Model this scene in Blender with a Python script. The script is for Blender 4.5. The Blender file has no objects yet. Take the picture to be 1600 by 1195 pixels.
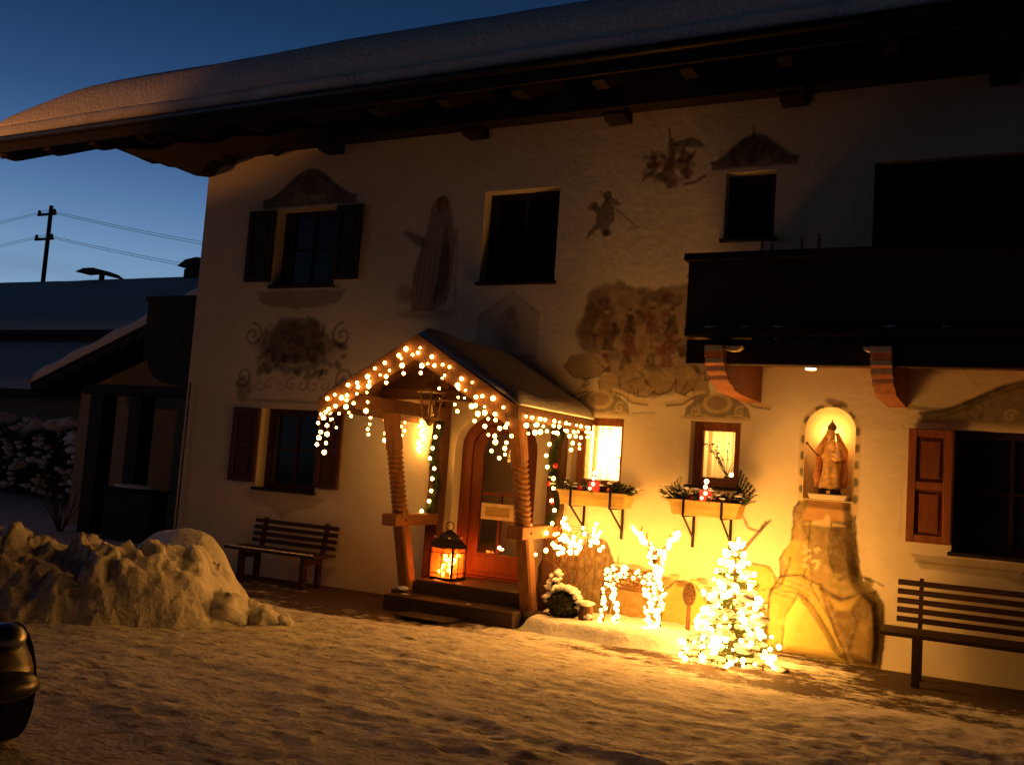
import bpy, bmesh, math, random
import numpy as np
from mathutils import Vector, Matrix

random.seed(7)
RNG = np.random.default_rng(11)
SC = bpy.context.scene
COL = SC.collection
R = math.radians

# ------------------------------------------------------------------ camera
PITCH, ROLL, YAW = 0.0871, 0.0714, 0.4717
cam_d = bpy.data.cameras.new('camera')
cam = bpy.data.objects.new('camera', cam_d)
COL.objects.link(cam)
fw = Vector((-math.sin(YAW) * math.cos(PITCH), math.cos(YAW) * math.cos(PITCH), math.sin(PITCH)))
rt = Vector((math.cos(YAW), math.sin(YAW), 0))
up = rt.cross(fw)
rt2 = math.cos(ROLL) * rt + math.sin(ROLL) * up
up2 = -math.sin(ROLL) * rt + math.cos(ROLL) * up
m = Matrix((rt2, up2, -fw)).transposed().to_4x4()
m.translation = Vector((0, -9.9, 1.66))
cam.matrix_world = m
cam_d.sensor_width = 36
cam_d.lens = 1495 / 1600 * 36
cam_d.clip_end = 2000
SC.camera = cam

# ------------------------------------------------------------------ dusk sky
world = bpy.data.worlds.new('World')
SC.world = world
world.use_nodes = True
wn = world.node_tree
wn.nodes.clear()
w_out = wn.nodes.new('ShaderNodeOutputWorld')
w_bg = wn.nodes.new('ShaderNodeBackground')
w_tc = wn.nodes.new('ShaderNodeTexCoord')
w_sep = wn.nodes.new('ShaderNodeSeparateXYZ')
w_ramp = wn.nodes.new('ShaderNodeValToRGB')
wn.links.new(w_tc.outputs['Generated'], w_sep.inputs[0])
wn.links.new(w_sep.outputs['Z'], w_ramp.inputs[0])
cr = w_ramp.color_ramp
cr.interpolation = 'B_SPLINE'
stops = [(0.0, (0.27, 0.42, 0.54)), (0.13, (0.215, 0.36, 0.53)), (0.19, (0.135, 0.26, 0.46)), (0.25, (0.062, 0.145, 0.33)),
         (0.32, (0.022, 0.070, 0.18)), (0.41, (0.009, 0.032, 0.095)), (0.55, (0.0025, 0.007, 0.024)), (1.0, (0.0007, 0.0016, 0.006))]
while len(cr.elements) < len(stops):
    cr.elements.new(0.5)
for e, (p, c) in zip(cr.elements, stops):
    e.position = p
    e.color = (*c, 1)
# a few thin low clouds
w_map = wn.nodes.new('ShaderNodeMapping')
w_map.inputs['Scale'].default_value = (2.2, 2.2, 16)
w_noise = wn.nodes.new('ShaderNodeTexNoise')
w_noise.inputs['Scale'].default_value = 2.2
w_noise.inputs['Detail'].default_value = 5
w_cr2 = wn.nodes.new('ShaderNodeValToRGB')
w_cr2.color_ramp.elements[0].position = 0.52
w_cr2.color_ramp.elements[1].position = 0.72
w_low = wn.nodes.new('ShaderNodeMapRange')
w_low.inputs['From Min'].default_value = 0.23
w_low.inputs['From Max'].default_value = 0.13
w_low.inputs['To Min'].default_value = 0.0
w_low.inputs['To Max'].default_value = 0.55
w_mul = wn.nodes.new('ShaderNodeMath')
w_mul.operation = 'MULTIPLY'
w_mix = wn.nodes.new('ShaderNodeMixRGB')
w_mix.inputs[2].default_value = (0.10, 0.17, 0.30, 1)
wn.links.new(w_tc.outputs['Generated'], w_map.inputs[0])
wn.links.new(w_map.outputs[0], w_noise.inputs['Vector'])
wn.links.new(w_noise.outputs['Fac'], w_cr2.inputs[0])
wn.links.new(w_sep.outputs['Z'], w_low.inputs['Value'])
wn.links.new(w_cr2.outputs[0], w_mul.inputs[0])
wn.links.new(w_low.outputs[0], w_mul.inputs[1])
wn.links.new(w_mul.outputs[0], w_mix.inputs[0])
wn.links.new(w_ramp.outputs[0], w_mix.inputs[1])
# the glow lies on the side where the sun went down, behind the house to the left; the far side is already night
w_dot = wn.nodes.new('ShaderNodeVectorMath')
w_dot.operation = 'DOT_PRODUCT'
w_dot.inputs[1].default_value = (-0.80, 0.60, 0.0)
wn.links.new(w_tc.outputs['Generated'], w_dot.inputs[0])
w_az = wn.nodes.new('ShaderNodeMapRange')
w_az.interpolation_type = 'SMOOTHSTEP'
w_az.inputs['From Min'].default_value = -0.15
w_az.inputs['From Max'].default_value = 0.80
w_az.inputs['To Min'].default_value = 0.008
w_az.inputs['To Max'].default_value = 1.0
wn.links.new(w_dot.outputs['Value'], w_az.inputs['Value'])
wn.links.new(w_az.outputs[0], w_bg.inputs[1])
wn.links.new(w_mix.outputs[0], w_bg.inputs[0])
wn.links.new(w_bg.outputs[0], w_out.inputs[0])

# ------------------------------------------------------------------ exposure and renderer
SC.view_settings.view_transform = 'Standard'
SC.view_settings.look = 'None'
SC.view_settings.exposure = 0.0
SC.view_settings.gamma = 1.0
SC.view_settings.use_curve_mapping = False
SC.cycles.use_denoising = True
SC.cycles.max_bounces = 7
SC.cycles.diffuse_bounces = 5
SC.cycles.sample_clamp_indirect = 4.0
SC.cycles.caustics_reflective = False
SC.cycles.caustics_refractive = False

# strengths of the lamps the place has
L_BULB = 88.0
WARM = (1.0, 0.405, 0.066)
L_STREET = 700.0
L_SPOT = 32.0


# ------------------------------------------------------------------ noise
def vnoise(x, y, seed=0, octaves=4, gain=0.5):
    x = np.asarray(x, float)
    y = np.asarray(y, float)
    rs = np.random.default_rng(seed)
    tab = rs.random((256, 256))
    out = np.zeros(np.broadcast(x, y).shape)
    amp, tot, f = 1.0, 0.0, 1.0
    for o in range(octaves):
        xx, yy = x * f + 17.3 * o, y * f + 9.1 * o
        xi, yi = np.floor(xx).astype(int), np.floor(yy).astype(int)
        fx, fy = xx - xi, yy - yi
        fx, fy = fx * fx * (3 - 2 * fx), fy * fy * (3 - 2 * fy)
        a = tab[xi % 256, yi % 256]
        b = tab[(xi + 1) % 256, yi % 256]
        c = tab[xi % 256, (yi + 1) % 256]
        d = tab[(xi + 1) % 256, (yi + 1) % 256]
        out = out + amp * ((a * (1 - fx) + b * fx) * (1 - fy) + (c * (1 - fx) + d * fx) * fy)
        tot += amp
        amp *= gain
        f *= 2.03
    return out / tot


# ------------------------------------------------------------------ materials
MATS = {}


def new_mat(name):
    mt = bpy.data.materials.new(name)
    mt.use_nodes = True
    nt = mt.node_tree
    b = nt.nodes['Principled BSDF']
    MATS[name] = mt
    return mt, nt, b


def surf(name, col, rough=0.8, var=0.25, scale=6.0, bump=0.15, bscale=None, stretch=(1, 1, 1), metallic=0.0, spec=0.3, dist=0.01):
    """noise-varied surface: colour varies by +-var over a noise, fine relief by bump"""
    mt, nt, b = new_mat(name)
    tc = nt.nodes.new('ShaderNodeTexCoord')
    mp = nt.nodes.new('ShaderNodeMapping')
    mp.inputs['Scale'].default_value = stretch
    nt.links.new(tc.outputs['Object'], mp.inputs[0])
    n1 = nt.nodes.new('ShaderNodeTexNoise')
    n1.inputs['Scale'].default_value = scale
    n1.inputs['Detail'].default_value = 6
    n1.inputs['Roughness'].default_value = 0.65
    nt.links.new(mp.outputs[0], n1.inputs['Vector'])
    rp = nt.nodes.new('ShaderNodeValToRGB')
    rp.color_ramp.elements[0].position = 0.3
    rp.color_ramp.elements[1].position = 0.7
    rp.color_ramp.elements[0].color = (*[c * (1 - var) for c in col], 1)
    rp.color_ramp.elements[1].color = (*[min(1, c * (1 + var)) for c in col], 1)
    nt.links.new(n1.outputs['Fac'], rp.inputs[0])
    nt.links.new(rp.outputs[0], b.inputs['Base Color'])
    b.inputs['Roughness'].default_value = rough
    b.inputs['Metallic'].default_value = metallic
    b.inputs['Specular IOR Level'].default_value = spec
    if bump:
        n2 = nt.nodes.new('ShaderNodeTexNoise')
        n2.inputs['Scale'].default_value = bscale or scale * 5
        n2.inputs['Detail'].default_value = 5
        nt.links.new(mp.outputs[0], n2.inputs['Vector'])
        bp = nt.nodes.new('ShaderNodeBump')
        bp.inputs['Strength'].default_value = bump
        bp.inputs['Distance'].default_value = dist
        nt.links.new(n2.outputs['Fac'], bp.inputs['Height'])
        nt.links.new(bp.outputs[0], b.inputs['Normal'])
    return mt


def emit(name, col, strength):
    mt, nt, b = new_mat(name)
    b.inputs['Base Color'].default_value = (0.8, 0.75, 0.6, 1)
    b.inputs['Emission Color'].default_value = (*col, 1)
    b.inputs['Emission Strength'].default_value = strength
    return mt


surf('plaster', (0.66, 0.60, 0.47), 0.92, 0.07, 1.6, 0.5, 9.0, dist=0.02)
surf('plaster_niche', (0.60, 0.46, 0.28), 0.9, 0.12, 5, 0.3, 30)
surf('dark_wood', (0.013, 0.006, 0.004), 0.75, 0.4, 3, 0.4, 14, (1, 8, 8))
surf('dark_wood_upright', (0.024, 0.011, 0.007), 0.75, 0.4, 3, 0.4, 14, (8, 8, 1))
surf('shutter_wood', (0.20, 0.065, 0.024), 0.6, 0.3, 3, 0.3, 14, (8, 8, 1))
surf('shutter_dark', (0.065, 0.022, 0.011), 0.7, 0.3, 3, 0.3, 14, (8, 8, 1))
surf('shutter_panel', (0.15, 0.045, 0.018), 0.6, 0.3, 3, 0.3, 14, (8, 8, 1))
surf('frame_wood', (0.24, 0.085, 0.028), 0.55, 0.3, 3, 0.25, 14, (8, 8, 1))
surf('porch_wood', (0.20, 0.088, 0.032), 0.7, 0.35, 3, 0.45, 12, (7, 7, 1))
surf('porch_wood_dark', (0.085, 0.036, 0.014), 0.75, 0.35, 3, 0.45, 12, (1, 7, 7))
surf('box_wood', (0.50, 0.36, 0.12), 0.7, 0.22, 3, 0.3, 14, (1, 7, 7))
surf('bench_wood', (0.036, 0.016, 0.009), 0.6, 0.35, 3, 0.35, 14, (1, 8, 8))
surf('door_wood', (0.17, 0.045, 0.017), 0.5, 0.3, 3, 0.25, 14, (8, 8, 1))
surf('stone_step', (0.050, 0.032, 0.022), 0.8, 0.35, 5, 0.5, 18)
surf('black_iron', (0.02, 0.017, 0.015), 0.5, 0.3, 8, 0.2, 40, metallic=0.6)
surf('grey_metal', (0.10, 0.10, 0.11), 0.5, 0.2, 6, 0.1, 30, metallic=0.5)
surf('old_brass', (0.16, 0.09, 0.04), 0.45, 0.4, 9, 0.3, 30, metallic=0.7)
surf('snow', (0.80, 0.81, 0.84), 0.75, 0.05, 4, 0.6, 22, spec=0.25, dist=0.025)
surf('snow_rough', (0.72, 0.71, 0.70), 0.85, 0.14, 5, 0.55, 14, spec=0.2, dist=0.05)
surf('needles', (0.045, 0.075, 0.022), 0.7, 0.45, 14, 0)
surf('needles_dark', (0.022, 0.040, 0.016), 0.7, 0.45, 14, 0)
surf('box_leaves', (0.035, 0.040, 0.014), 0.7, 0.5, 20, 0)
surf('hedge_leaves', (0.030, 0.032, 0.018), 0.8, 0.5, 10, 0)
surf('bark', (0.10, 0.055, 0.028), 0.9, 0.4, 8, 0.6, 40, (3, 3, 1))
surf('twig', (0.13, 0.065, 0.028), 0.85, 0.35, 20, 0.3, 60)
surf('cable', (0.02, 0.03, 0.015), 0.6, 0.2, 20, 0)
surf('red_wax', (0.55, 0.03, 0.015), 0.35, 0.1, 8, 0.1, 30, spec=0.5)
surf('red_bauble', (0.45, 0.02, 0.015), 0.15, 0.1, 8, 0, spec=0.6)
surf('gilded', (0.60, 0.38, 0.15), 0.45, 0.45, 22, 0.6, 50, metallic=0.25, spec=0.5)
surf('gilded_red', (0.50, 0.22, 0.09), 0.5, 0.4, 20, 0.4, 50, spec=0.4)
surf('skin_paint', (0.58, 0.36, 0.22), 0.5, 0.1, 12, 0.1, 40)
surf('pale_wood', (0.78, 0.64, 0.40), 0.7, 0.2, 5, 0.3, 18)
surf('corbel_wood', (0.22, 0.07, 0.025), 0.65, 0.3, 3, 0.35, 14, (6, 1, 6))
surf('soffit_wood', (0.20, 0.07, 0.03), 0.7, 0.3, 3, 0.35, 14, (1, 8, 8))
surf('car_paint', (0.016, 0.010, 0.011), 0.34, 0.1, 3, 0, spec=0.6)
surf('tyre', (0.015, 0.015, 0.017), 0.85, 0.2, 8, 0.3, 40)
surf('rim_metal', (0.35, 0.35, 0.36), 0.35, 0.1, 8, 0, metallic=0.9)
surf('dark_trim', (0.02, 0.02, 0.022), 0.5, 0.2, 8, 0)
surf('roof_tile', (0.09, 0.05, 0.04), 0.85, 0.3, 6, 0.4, 20)
surf('shed_plaster', (0.36, 0.30, 0.22), 0.92, 0.15, 3, 0.4, 12)
surf('curtain_room', (0.72, 0.64, 0.48), 0.9, 0.1, 3, 0)
surf('mat_rubber', (0.02, 0.018, 0.016), 0.9, 0.3, 12, 0.6, 50)
surf('parcel_ribbon', (0.30, 0.20, 0.10), 0.7, 0.2, 12, 0.2, 30)
emit('bulb_warm', WARM, L_BULB)
emit('bulb_lantern', (1.0, 0.38, 0.075), 95.0)
emit('bulb_niche', (1.0, 0.48, 0.10), 150.0)
emit('bulb_spot', (1.0, 0.62, 0.22), 40.0)
emit('bulb_candle', (1.0, 0.55, 0.20), 22.0)
emit('bulb_street', (1.0, 0.34, 0.08), 420.0)
emit('ember_glass', (1.0, 0.035, 0.01), 1.6).node_tree.nodes['Principled BSDF'].inputs['Base Color'].default_value = (0.45, 0.015, 0.008, 1)
emit('bulb_tree', WARM, L_BULB * 0.98)
emit('bulb_icicle', WARM, L_BULB * 0.55)
emit('bulb_deer', WARM, L_BULB * 0.38)
emit('bulb_bush', WARM, L_BULB * 0.80)

mt, nt, b = new_mat('window_glass')
b.inputs['Base Color'].default_value = (0.012, 0.012, 0.014, 1)
b.inputs['Roughness'].default_value = 0.08
b.inputs['Specular IOR Level'].default_value = 0.6
_tc = nt.nodes.new('ShaderNodeTexCoord')
_n = nt.nodes.new('ShaderNodeTexNoise')
_n.inputs['Scale'].default_value = 2.5
_b = nt.nodes.new('ShaderNodeBump')
_b.inputs['Strength'].default_value = 0.03
nt.links.new(_tc.outputs['Object'], _n.inputs['Vector'])
nt.links.new(_n.outputs['Fac'], _b.inputs['Height'])
nt.links.new(_b.outputs[0], b.inputs['Normal'])

mt, nt, b = new_mat('clear_glass')
nt.nodes.remove(b)
_o = nt.nodes['Material Output']
_t = nt.nodes.new('ShaderNodeBsdfTransparent')
_t.inputs[0].default_value = (0.95, 0.93, 0.88, 1)
_g = nt.nodes.new('ShaderNodeBsdfGlossy')
_g.inputs['Roughness'].default_value = 0.05
_f = nt.nodes.new('ShaderNodeFresnel')
_f.inputs[0].default_value = 1.45
_m = nt.nodes.new('ShaderNodeMixShader')
nt.links.new(_f.outputs[0], _m.inputs[0])
nt.links.new(_t.outputs[0], _m.inputs[1])
nt.links.new(_g.outputs[0], _m.inputs[2])
nt.links.new(_m.outputs[0], _o.inputs[0])

mt, nt, b = new_mat('amber_glass')
nt.nodes.remove(b)
_o = nt.nodes['Material Output']
_t = nt.nodes.new('ShaderNodeBsdfTransparent')
_t.inputs[0].default_value = (1.0, 0.66, 0.40, 1)
_g = nt.nodes.new('ShaderNodeBsdfTranslucent')
_g.inputs[0].default_value = (0.9, 0.25, 0.08, 1)
_m = nt.nodes.new('ShaderNodeMixShader')
_m.inputs[0].default_value = 0.16
nt.links.new(_t.outputs[0], _m.inputs[1])
nt.links.new(_g.outputs[0], _m.inputs[2])
nt.links.new(_m.outputs[0], _o.inputs[0])

mt, nt, b = new_mat('curtain')
nt.nodes.remove(b)
_o = nt.nodes['Material Output']
_t = nt.nodes.new('ShaderNodeBsdfTranslucent')
_t.inputs[0].default_value = (0.85, 0.75, 0.52, 1)
_g = nt.nodes.new('ShaderNodeBsdfDiffuse')
_g.inputs[0].default_value = (0.75, 0.68, 0.55, 1)
_m = nt.nodes.new('ShaderNodeMixShader')
_m.inputs[0].default_value = 0.35
nt.links.new(_t.outputs[0], _m.inputs[1])
nt.links.new(_g.outputs[0], _m.inputs[2])
nt.links.new(_m.outputs[0], _o.inputs[0])

# wall painting: plaster with painted colour from the mesh (colour + coverage)
mt, nt, b = new_mat('fresco')
src = MATS['plaster'].node_tree
tc = nt.nodes.new('ShaderNodeTexCoord')
n1 = nt.nodes.new('ShaderNodeTexNoise')
n1.inputs['Scale'].default_value = 1.6
n1.inputs['Detail'].default_value = 6
n1.inputs['Roughness'].default_value = 0.65
rp = nt.nodes.new('ShaderNodeValToRGB')
rp.color_ramp.elements[0].position = 0.3
rp.color_ramp.elements[1].position = 0.7
rp.color_ramp.elements[0].color = (0.66 * .93, 0.60 * .93, 0.47 * .93, 1)
rp.color_ramp.elements[1].color = (0.66 * 1.07, 0.60 * 1.07, 0.47 * 1.07, 1)
at = nt.nodes.new('ShaderNodeAttribute')
at.attribute_name = 'paint'
mx = nt.nodes.new('ShaderNodeMixRGB')
n2 = nt.nodes.new('ShaderNodeTexNoise')
n2.inputs['Scale'].default_value = 9
n2.inputs['Detail'].default_value = 5
bp = nt.nodes.new('ShaderNodeBump')
bp.inputs['Strength'].default_value = 0.5
bp.inputs['Distance'].default_value = 0.02
for nn in (n1, n2):
    nt.links.new(tc.outputs['Object'], nn.inputs['Vector'])
nt.links.new(n1.outputs['Fac'], rp.inputs[0])
nt.links.new(at.outputs['Alpha'], mx.inputs[0])
nt.links.new(rp.outputs[0], mx.inputs[1])
nt.links.new(at.outputs['Color'], mx.inputs[2])
nt.links.new(mx.outputs[0], b.inputs['Base Color'])
nt.links.new(n2.outputs['Fac'], bp.inputs['Height'])
nt.links.new(bp.outputs[0], b.inputs['Normal'])
b.inputs['Roughness'].default_value = 0.92

# yard: trodden snow over wet dark paving
mt, nt, b = new_mat('yard')
tc = nt.nodes.new('ShaderNodeTexCoord')
at = nt.nodes.new('ShaderNodeAttribute')
at.attribute_name = 'cover'
n0 = nt.nodes.new('ShaderNodeTexNoise')
n0.inputs['Scale'].default_value = 9
n0.inputs['Detail'].default_value = 8
n0.inputs['Roughness'].default_value = 0.7
ad = nt.nodes.new('ShaderNodeMath')
ad.operation = 'MULTIPLY_ADD'
ad.inputs[1].default_value = 0.9
rp = nt.nodes.new('ShaderNodeValToRGB')
rp.color_ramp.elements[0].position = 0.80
rp.color_ramp.elements[1].position = 0.98
nt.links.new(tc.outputs['Object'], n0.inputs['Vector'])
nt.links.new(n0.outputs['Fac'], ad.inputs[0])
nt.links.new(at.outputs['Fac'], ad.inputs[2])
nt.links.new(ad.outputs[0], rp.inputs[0])
n3 = nt.nodes.new('ShaderNodeTexNoise')
n3.inputs['Scale'].default_value = 5
n3.inputs['Detail'].default_value = 7
n3.inputs['Roughness'].default_value = 0.7
nt.links.new(tc.outputs['Object'], n3.inputs['Vector'])
rs = nt.nodes.new('ShaderNodeValToRGB')
rs.color_ramp.elements[0].position = 0.30
rs.color_ramp.elements[1].position = 0.62
rs.color_ramp.elements[0].color = (0.50, 0.48, 0.46, 1)
rs.color_ramp.elements[1].color = (0.88, 0.88, 0.88, 1)
nt.links.new(n3.outputs['Fac'], rs.inputs[0])
mps = nt.nodes.new('ShaderNodeMapping')
mps.inputs['Scale'].default_value = (3.0, 8.0, 1)
mps.inputs['Rotation'].default_value = (0, 0, 0.06)
nst = nt.nodes.new('ShaderNodeTexNoise')
nst.inputs['Scale'].default_value = 1.7
nst.inputs['Detail'].default_value = 9
nst.inputs['Roughness'].default_value = 0.72
rst = nt.nodes.new('ShaderNodeValToRGB')
rst.color_ramp.elements[0].position = 0.34
rst.color_ramp.elements[1].position = 0.47
rst.color_ramp.elements[0].color = (0.26, 0.21, 0.17, 1)
rst.color_ramp.elements[1].color = (1, 1, 1, 1)
mst = nt.nodes.new('ShaderNodeMixRGB')
mst.blend_type = 'MULTIPLY'
mst.inputs[0].default_value = 1.0
nt.links.new(tc.outputs['Object'], mps.inputs[0])
nt.links.new(mps.outputs[0], nst.inputs['Vector'])
nt.links.new(nst.outputs['Fac'], rst.inputs[0])
nt.links.new(rs.outputs[0], mst.inputs[1])
nt.links.new(rst.outputs[0], mst.inputs[2])
mx = nt.nodes.new('ShaderNodeMixRGB')
mx.inputs[1].default_value = (0.060, 0.040, 0.028, 1)
nt.links.new(rp.outputs[0], mx.inputs[0])
nt.links.new(mst.outputs[0], mx.inputs[2])
nt.links.new(mx.outputs[0], b.inputs['Base Color'])
b.inputs['Roughness'].default_value = 0.8
b.inputs['Specular IOR Level'].default_value = 0.25
mb_ = nt.nodes.new('ShaderNodeMath')
mb_.operation = 'ADD'
n4 = nt.nodes.new('ShaderNodeTexNoise')
n4.inputs['Scale'].default_value = 26
n4.inputs['Detail'].default_value = 6
nt.links.new(tc.outputs['Object'], n4.inputs['Vector'])
nt.links.new(n4.outputs['Fac'], mb_.inputs[0])
mb2_ = nt.nodes.new('ShaderNodeMath')
mb2_.operation = 'ADD'
nt.links.new(rp.outputs[0], mb2_.inputs[0])
nt.links.new(rst.outputs[0], mb2_.inputs[1])
nt.links.new(mb2_.outputs[0], mb_.inputs[1])
bp = nt.nodes.new('ShaderNodeBump')
bp.inputs['Strength'].default_value = 0.6
bp.inputs['Distance'].default_value = 0.02
nt.links.new(mb_.outputs[0], bp.inputs['Height'])
nt.links.new(bp.outputs[0], b.inputs['Normal'])


# ------------------------------------------------------------------ mesh builder
class MB:
    def __init__(self):
        self.v = []
        self.f = []

    def add(self, vs, fs):
        o = len(self.v)
        self.v += [tuple(p) for p in vs]
        self.f += [tuple(i + o for i in f) for f in fs]
        return self

    def box(self, x0, x1, y0, y1, z0, z1):
        vs = [(x, y, z) for z in (z0, z1) for y in (y0, y1) for x in (x0, x1)]
        return self.add(vs, [(0, 2, 3, 1), (4, 5, 7, 6), (0, 1, 5, 4), (2, 6, 7, 3), (0, 4, 6, 2), (1, 3, 7, 5)])

    def beam(self, a, c, w, h, upv=(0, 0, 1)):
        """square bar from a to c, w across, h along upv"""
        a, c = Vector(a), Vector(c)
        d = (c - a).normalized()
        s = d.cross(Vector(upv))
        if s.length < 1e-4:
            s = d.cross(Vector((1, 0, 0)))
        s.normalize()
        u = s.cross(d)
        vs = []
        for p in (a, c):
            for q in ((-1, -1), (1, -1), (1, 1), (-1, 1)):
                vs.append(p + s * q[0] * w / 2 + u * q[1] * h / 2)
        return self.add(vs, [(0, 1, 2, 3), (7, 6, 5, 4), (0, 4, 5, 1), (1, 5, 6, 2), (2, 6, 7, 3), (3, 7, 4, 0)])

    def tube(self, pts, rad, n=6, caps=True):
        pts = [Vector(p) for p in pts]
        if not hasattr(rad, '__len__'):
            rad = [rad] * len(pts)
        vs, fs = [], []
        ref = Vector((0.31, 0.17, 0.93)).normalized()
        for i, p in enumerate(pts):
            d = (pts[min(i + 1, len(pts) - 1)] - pts[max(i - 1, 0)])
            if d.length < 1e-9:
                d = Vector((0, 0, 1))
            d.normalize()
            s = d.cross(ref)
            if s.length < 0.05:
                s = d.cross(Vector((1, 0, 0)))
            s.normalize()
            u = s.cross(d)
            for k in range(n):
                t = 2 * math.pi * k / n
                vs.append(p + (s * math.cos(t) + u * math.sin(t)) * rad[i])
        for i in range(len(pts) - 1):
            for k in range(n):
                k2 = (k + 1) % n
                fs.append((i * n + k, i * n + k2, (i + 1) * n + k2, (i + 1) * n + k))
        if caps:
            fs.append(tuple(range(n - 1, -1, -1)))
            fs.append(tuple((len(pts) - 1) * n + k for k in range(n)))
        return self.add(vs, fs)

    def lathe(self, prof, c=(0, 0, 0), n=16, sx=1.0, sy=1.0):
        vs, fs = [], []
        for r, z in prof:
            for k in range(n):
                t = 2 * math.pi * k / n
                vs.append((c[0] + r * sx * math.cos(t), c[1] + r * sy * math.sin(t), c[2] + z))
        for i in range(len(prof) - 1):
            for k in range(n):
                k2 = (k + 1) % n
                fs.append((i * n + k, i * n + k2, (i + 1) * n + k2, (i + 1) * n + k))
        fs.append(tuple(range(n - 1, -1, -1)))
        fs.append(tuple((len(prof) - 1) * n + k for k in range(n)))
        return self.add(vs, fs)

    def blob(self, c, r, n=8, rough=0.15, seed=0, sq=(1, 1, 1)):
        """lumpy ball"""
        rr = random.Random(seed)
        vs, fs = [], []
        m_ = max(4, n // 2 + 1)
        ph = [rr.uniform(0, 6.28) for _ in range(4)]
        for i in range(m_ + 1):
            a = math.pi * i / m_
            for k in range(n):
                t = 2 * math.pi * k / n
                w = 1 + rough * (math.sin(3 * t + ph[0] + 2 * a) * 0.5 + math.sin(2 * t - 3 * a + ph[1]) * 0.5 + rr.uniform(-.5, .5) * (0 < i < m_))
                vs.append((c[0] + r * sq[0] * w * math.sin(a) * math.cos(t), c[1] + r * sq[1] * w * math.sin(a) * math.sin(t), c[2] + r * sq[2] * w * math.cos(a)))
        for i in range(m_):
            for k in range(n):
                k2 = (k + 1) % n
                fs.append((i * n + k, (i + 1) * n + k, (i + 1) * n + k2, i * n + k2))
        return self.add(vs, fs)

    def prism(self, poly, axis, a, c):
        """closed 2-D outline pulled along axis from a to c ('x': poly is (y,z); 'y': poly is (x,z))"""
        n = len(poly)
        vs = []
        for t in (a, c):
            for p, q in poly:
                vs.append((t, p, q) if axis == 'x' else (p, t, q) if axis == 'y' else (p, q, t))
        fs = [tuple(range(n)), tuple(range(2 * n - 1, n - 1, -1))]
        for i in range(n):
            j = (i + 1) % n
            fs.append((i, i + n, j + n, j))
        return self.add(vs, fs)

    def needles(self, a, c, count, length, spread=0.9, wid=0.0035, seed=0, flat=0.0):
        """needles standing off a twig from a to c"""
        rr = random.Random(seed)
        a, c = Vector(a), Vector(c)
        d = (c - a).normalized()
        for i in range(count):
            p = a.lerp(c, (i + rr.random()) / count)
            o = Vector((rr.gauss(0, 1), rr.gauss(0, 1), rr.gauss(0, 1) * (1 - flat)))
            o = (o - d * o.dot(d))
            if o.length < 1e-4:
                continue
            o.normalize()
            t = (o * spread + d * rr.uniform(0.35, 0.9)).normalized() * length * rr.uniform(0.7, 1.15)
            s = t.cross(d)
            if s.length < 1e-6:
                continue
            s = s.normalized() * wid
            self.add([p - s, p + s, p + t], [(0, 1, 2)])
        return self

    def mesh(self, name, smooth=False):
        me = bpy.data.meshes.new(name)
        me.from_pydata(self.v, [], self.f)
        me.validate()
        bm = bmesh.new()
        bm.from_mesh(me)
        bmesh.ops.recalc_face_normals(bm, faces=bm.faces)
        bm.to_mesh(me)
        bm.free()
        if smooth:
            me.polygons.foreach_set('use_smooth', [True] * len(me.polygons))
        return me

    def build(self, name, mat, parent=None, smooth=False, bevel=0.0, subsurf=0):
        if parent is None:
            A = np.array(self.v)
            o = ((A[:, 0].min() + A[:, 0].max()) / 2, (A[:, 1].min() + A[:, 1].max()) / 2, A[:, 2].min())
            self.v = [tuple(p) for p in (A - np.array(o))]
        me = self.mesh(name, smooth)
        me.materials.append(MATS[mat])
        ob = bpy.data.objects.new(name, me)
        COL.objects.link(ob)
        if parent is None:
            ob.location = o
        else:
            attach(ob, parent)
        if bevel:
            md = ob.modifiers.new('bevel', 'BEVEL')
            md.width = bevel
            md.segments = 2
            md.limit_method = 'ANGLE'
        if subsurf:
            md = ob.modifiers.new('sub', 'SUBSURF')
            md.levels = md.render_levels = subsurf
        return ob


def world_of(o):
    return o.matrix_basis.translation + (world_of(o.parent) + o.matrix_parent_inverse.translation if o.parent else Vector())


def attach(ob, parent):
    ob.parent = parent
    ob.matrix_parent_inverse = Matrix.Translation(-world_of(parent))


def tag(o, label=None, cat=None, group=None, kind=None):
    if label:
        o['label'] = label
    if cat:
        o['category'] = cat
    if group:
        o['group'] = group
    if kind:
        o['kind'] = kind
    return o


def thing(name, label, cat, loc, group=None):
    o = bpy.data.objects.new(name, None)
    o.empty_display_size = 0.1
    COL.objects.link(o)
    o.location = loc
    return tag(o, label, cat, group)


def box(name, mat, parent, *a, bevel=0.0):
    return MB().box(*a).build(name, mat, parent, bevel=bevel)


def dup(ob, parent, loc, name=None):
    """copy of a part at a world place, sharing its mesh"""
    c = ob.copy()
    COL.objects.link(c)
    c.location = loc
    attach(c, parent)
    return c


BULB_MESH = {}


def bulb(parent, p, r=0.02, mat='bulb_warm'):
    key = (round(r, 4), mat)
    if key not in BULB_MESH:
        mb = MB()
        prof = [(0.12 * r, -r), (0.72 * r, -0.7 * r), (r, 0), (0.72 * r, 0.7 * r), (0.12 * r, r)]
        mb.lathe(prof, n=7)
        me = mb.mesh('bulb', True)
        me.materials.append(MATS[mat])
        BULB_MESH[key] = me
    o = bpy.data.objects.new('bulb', BULB_MESH[key])
    COL.objects.link(o)
    o.location = p
    attach(o, parent)
    return o


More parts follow.
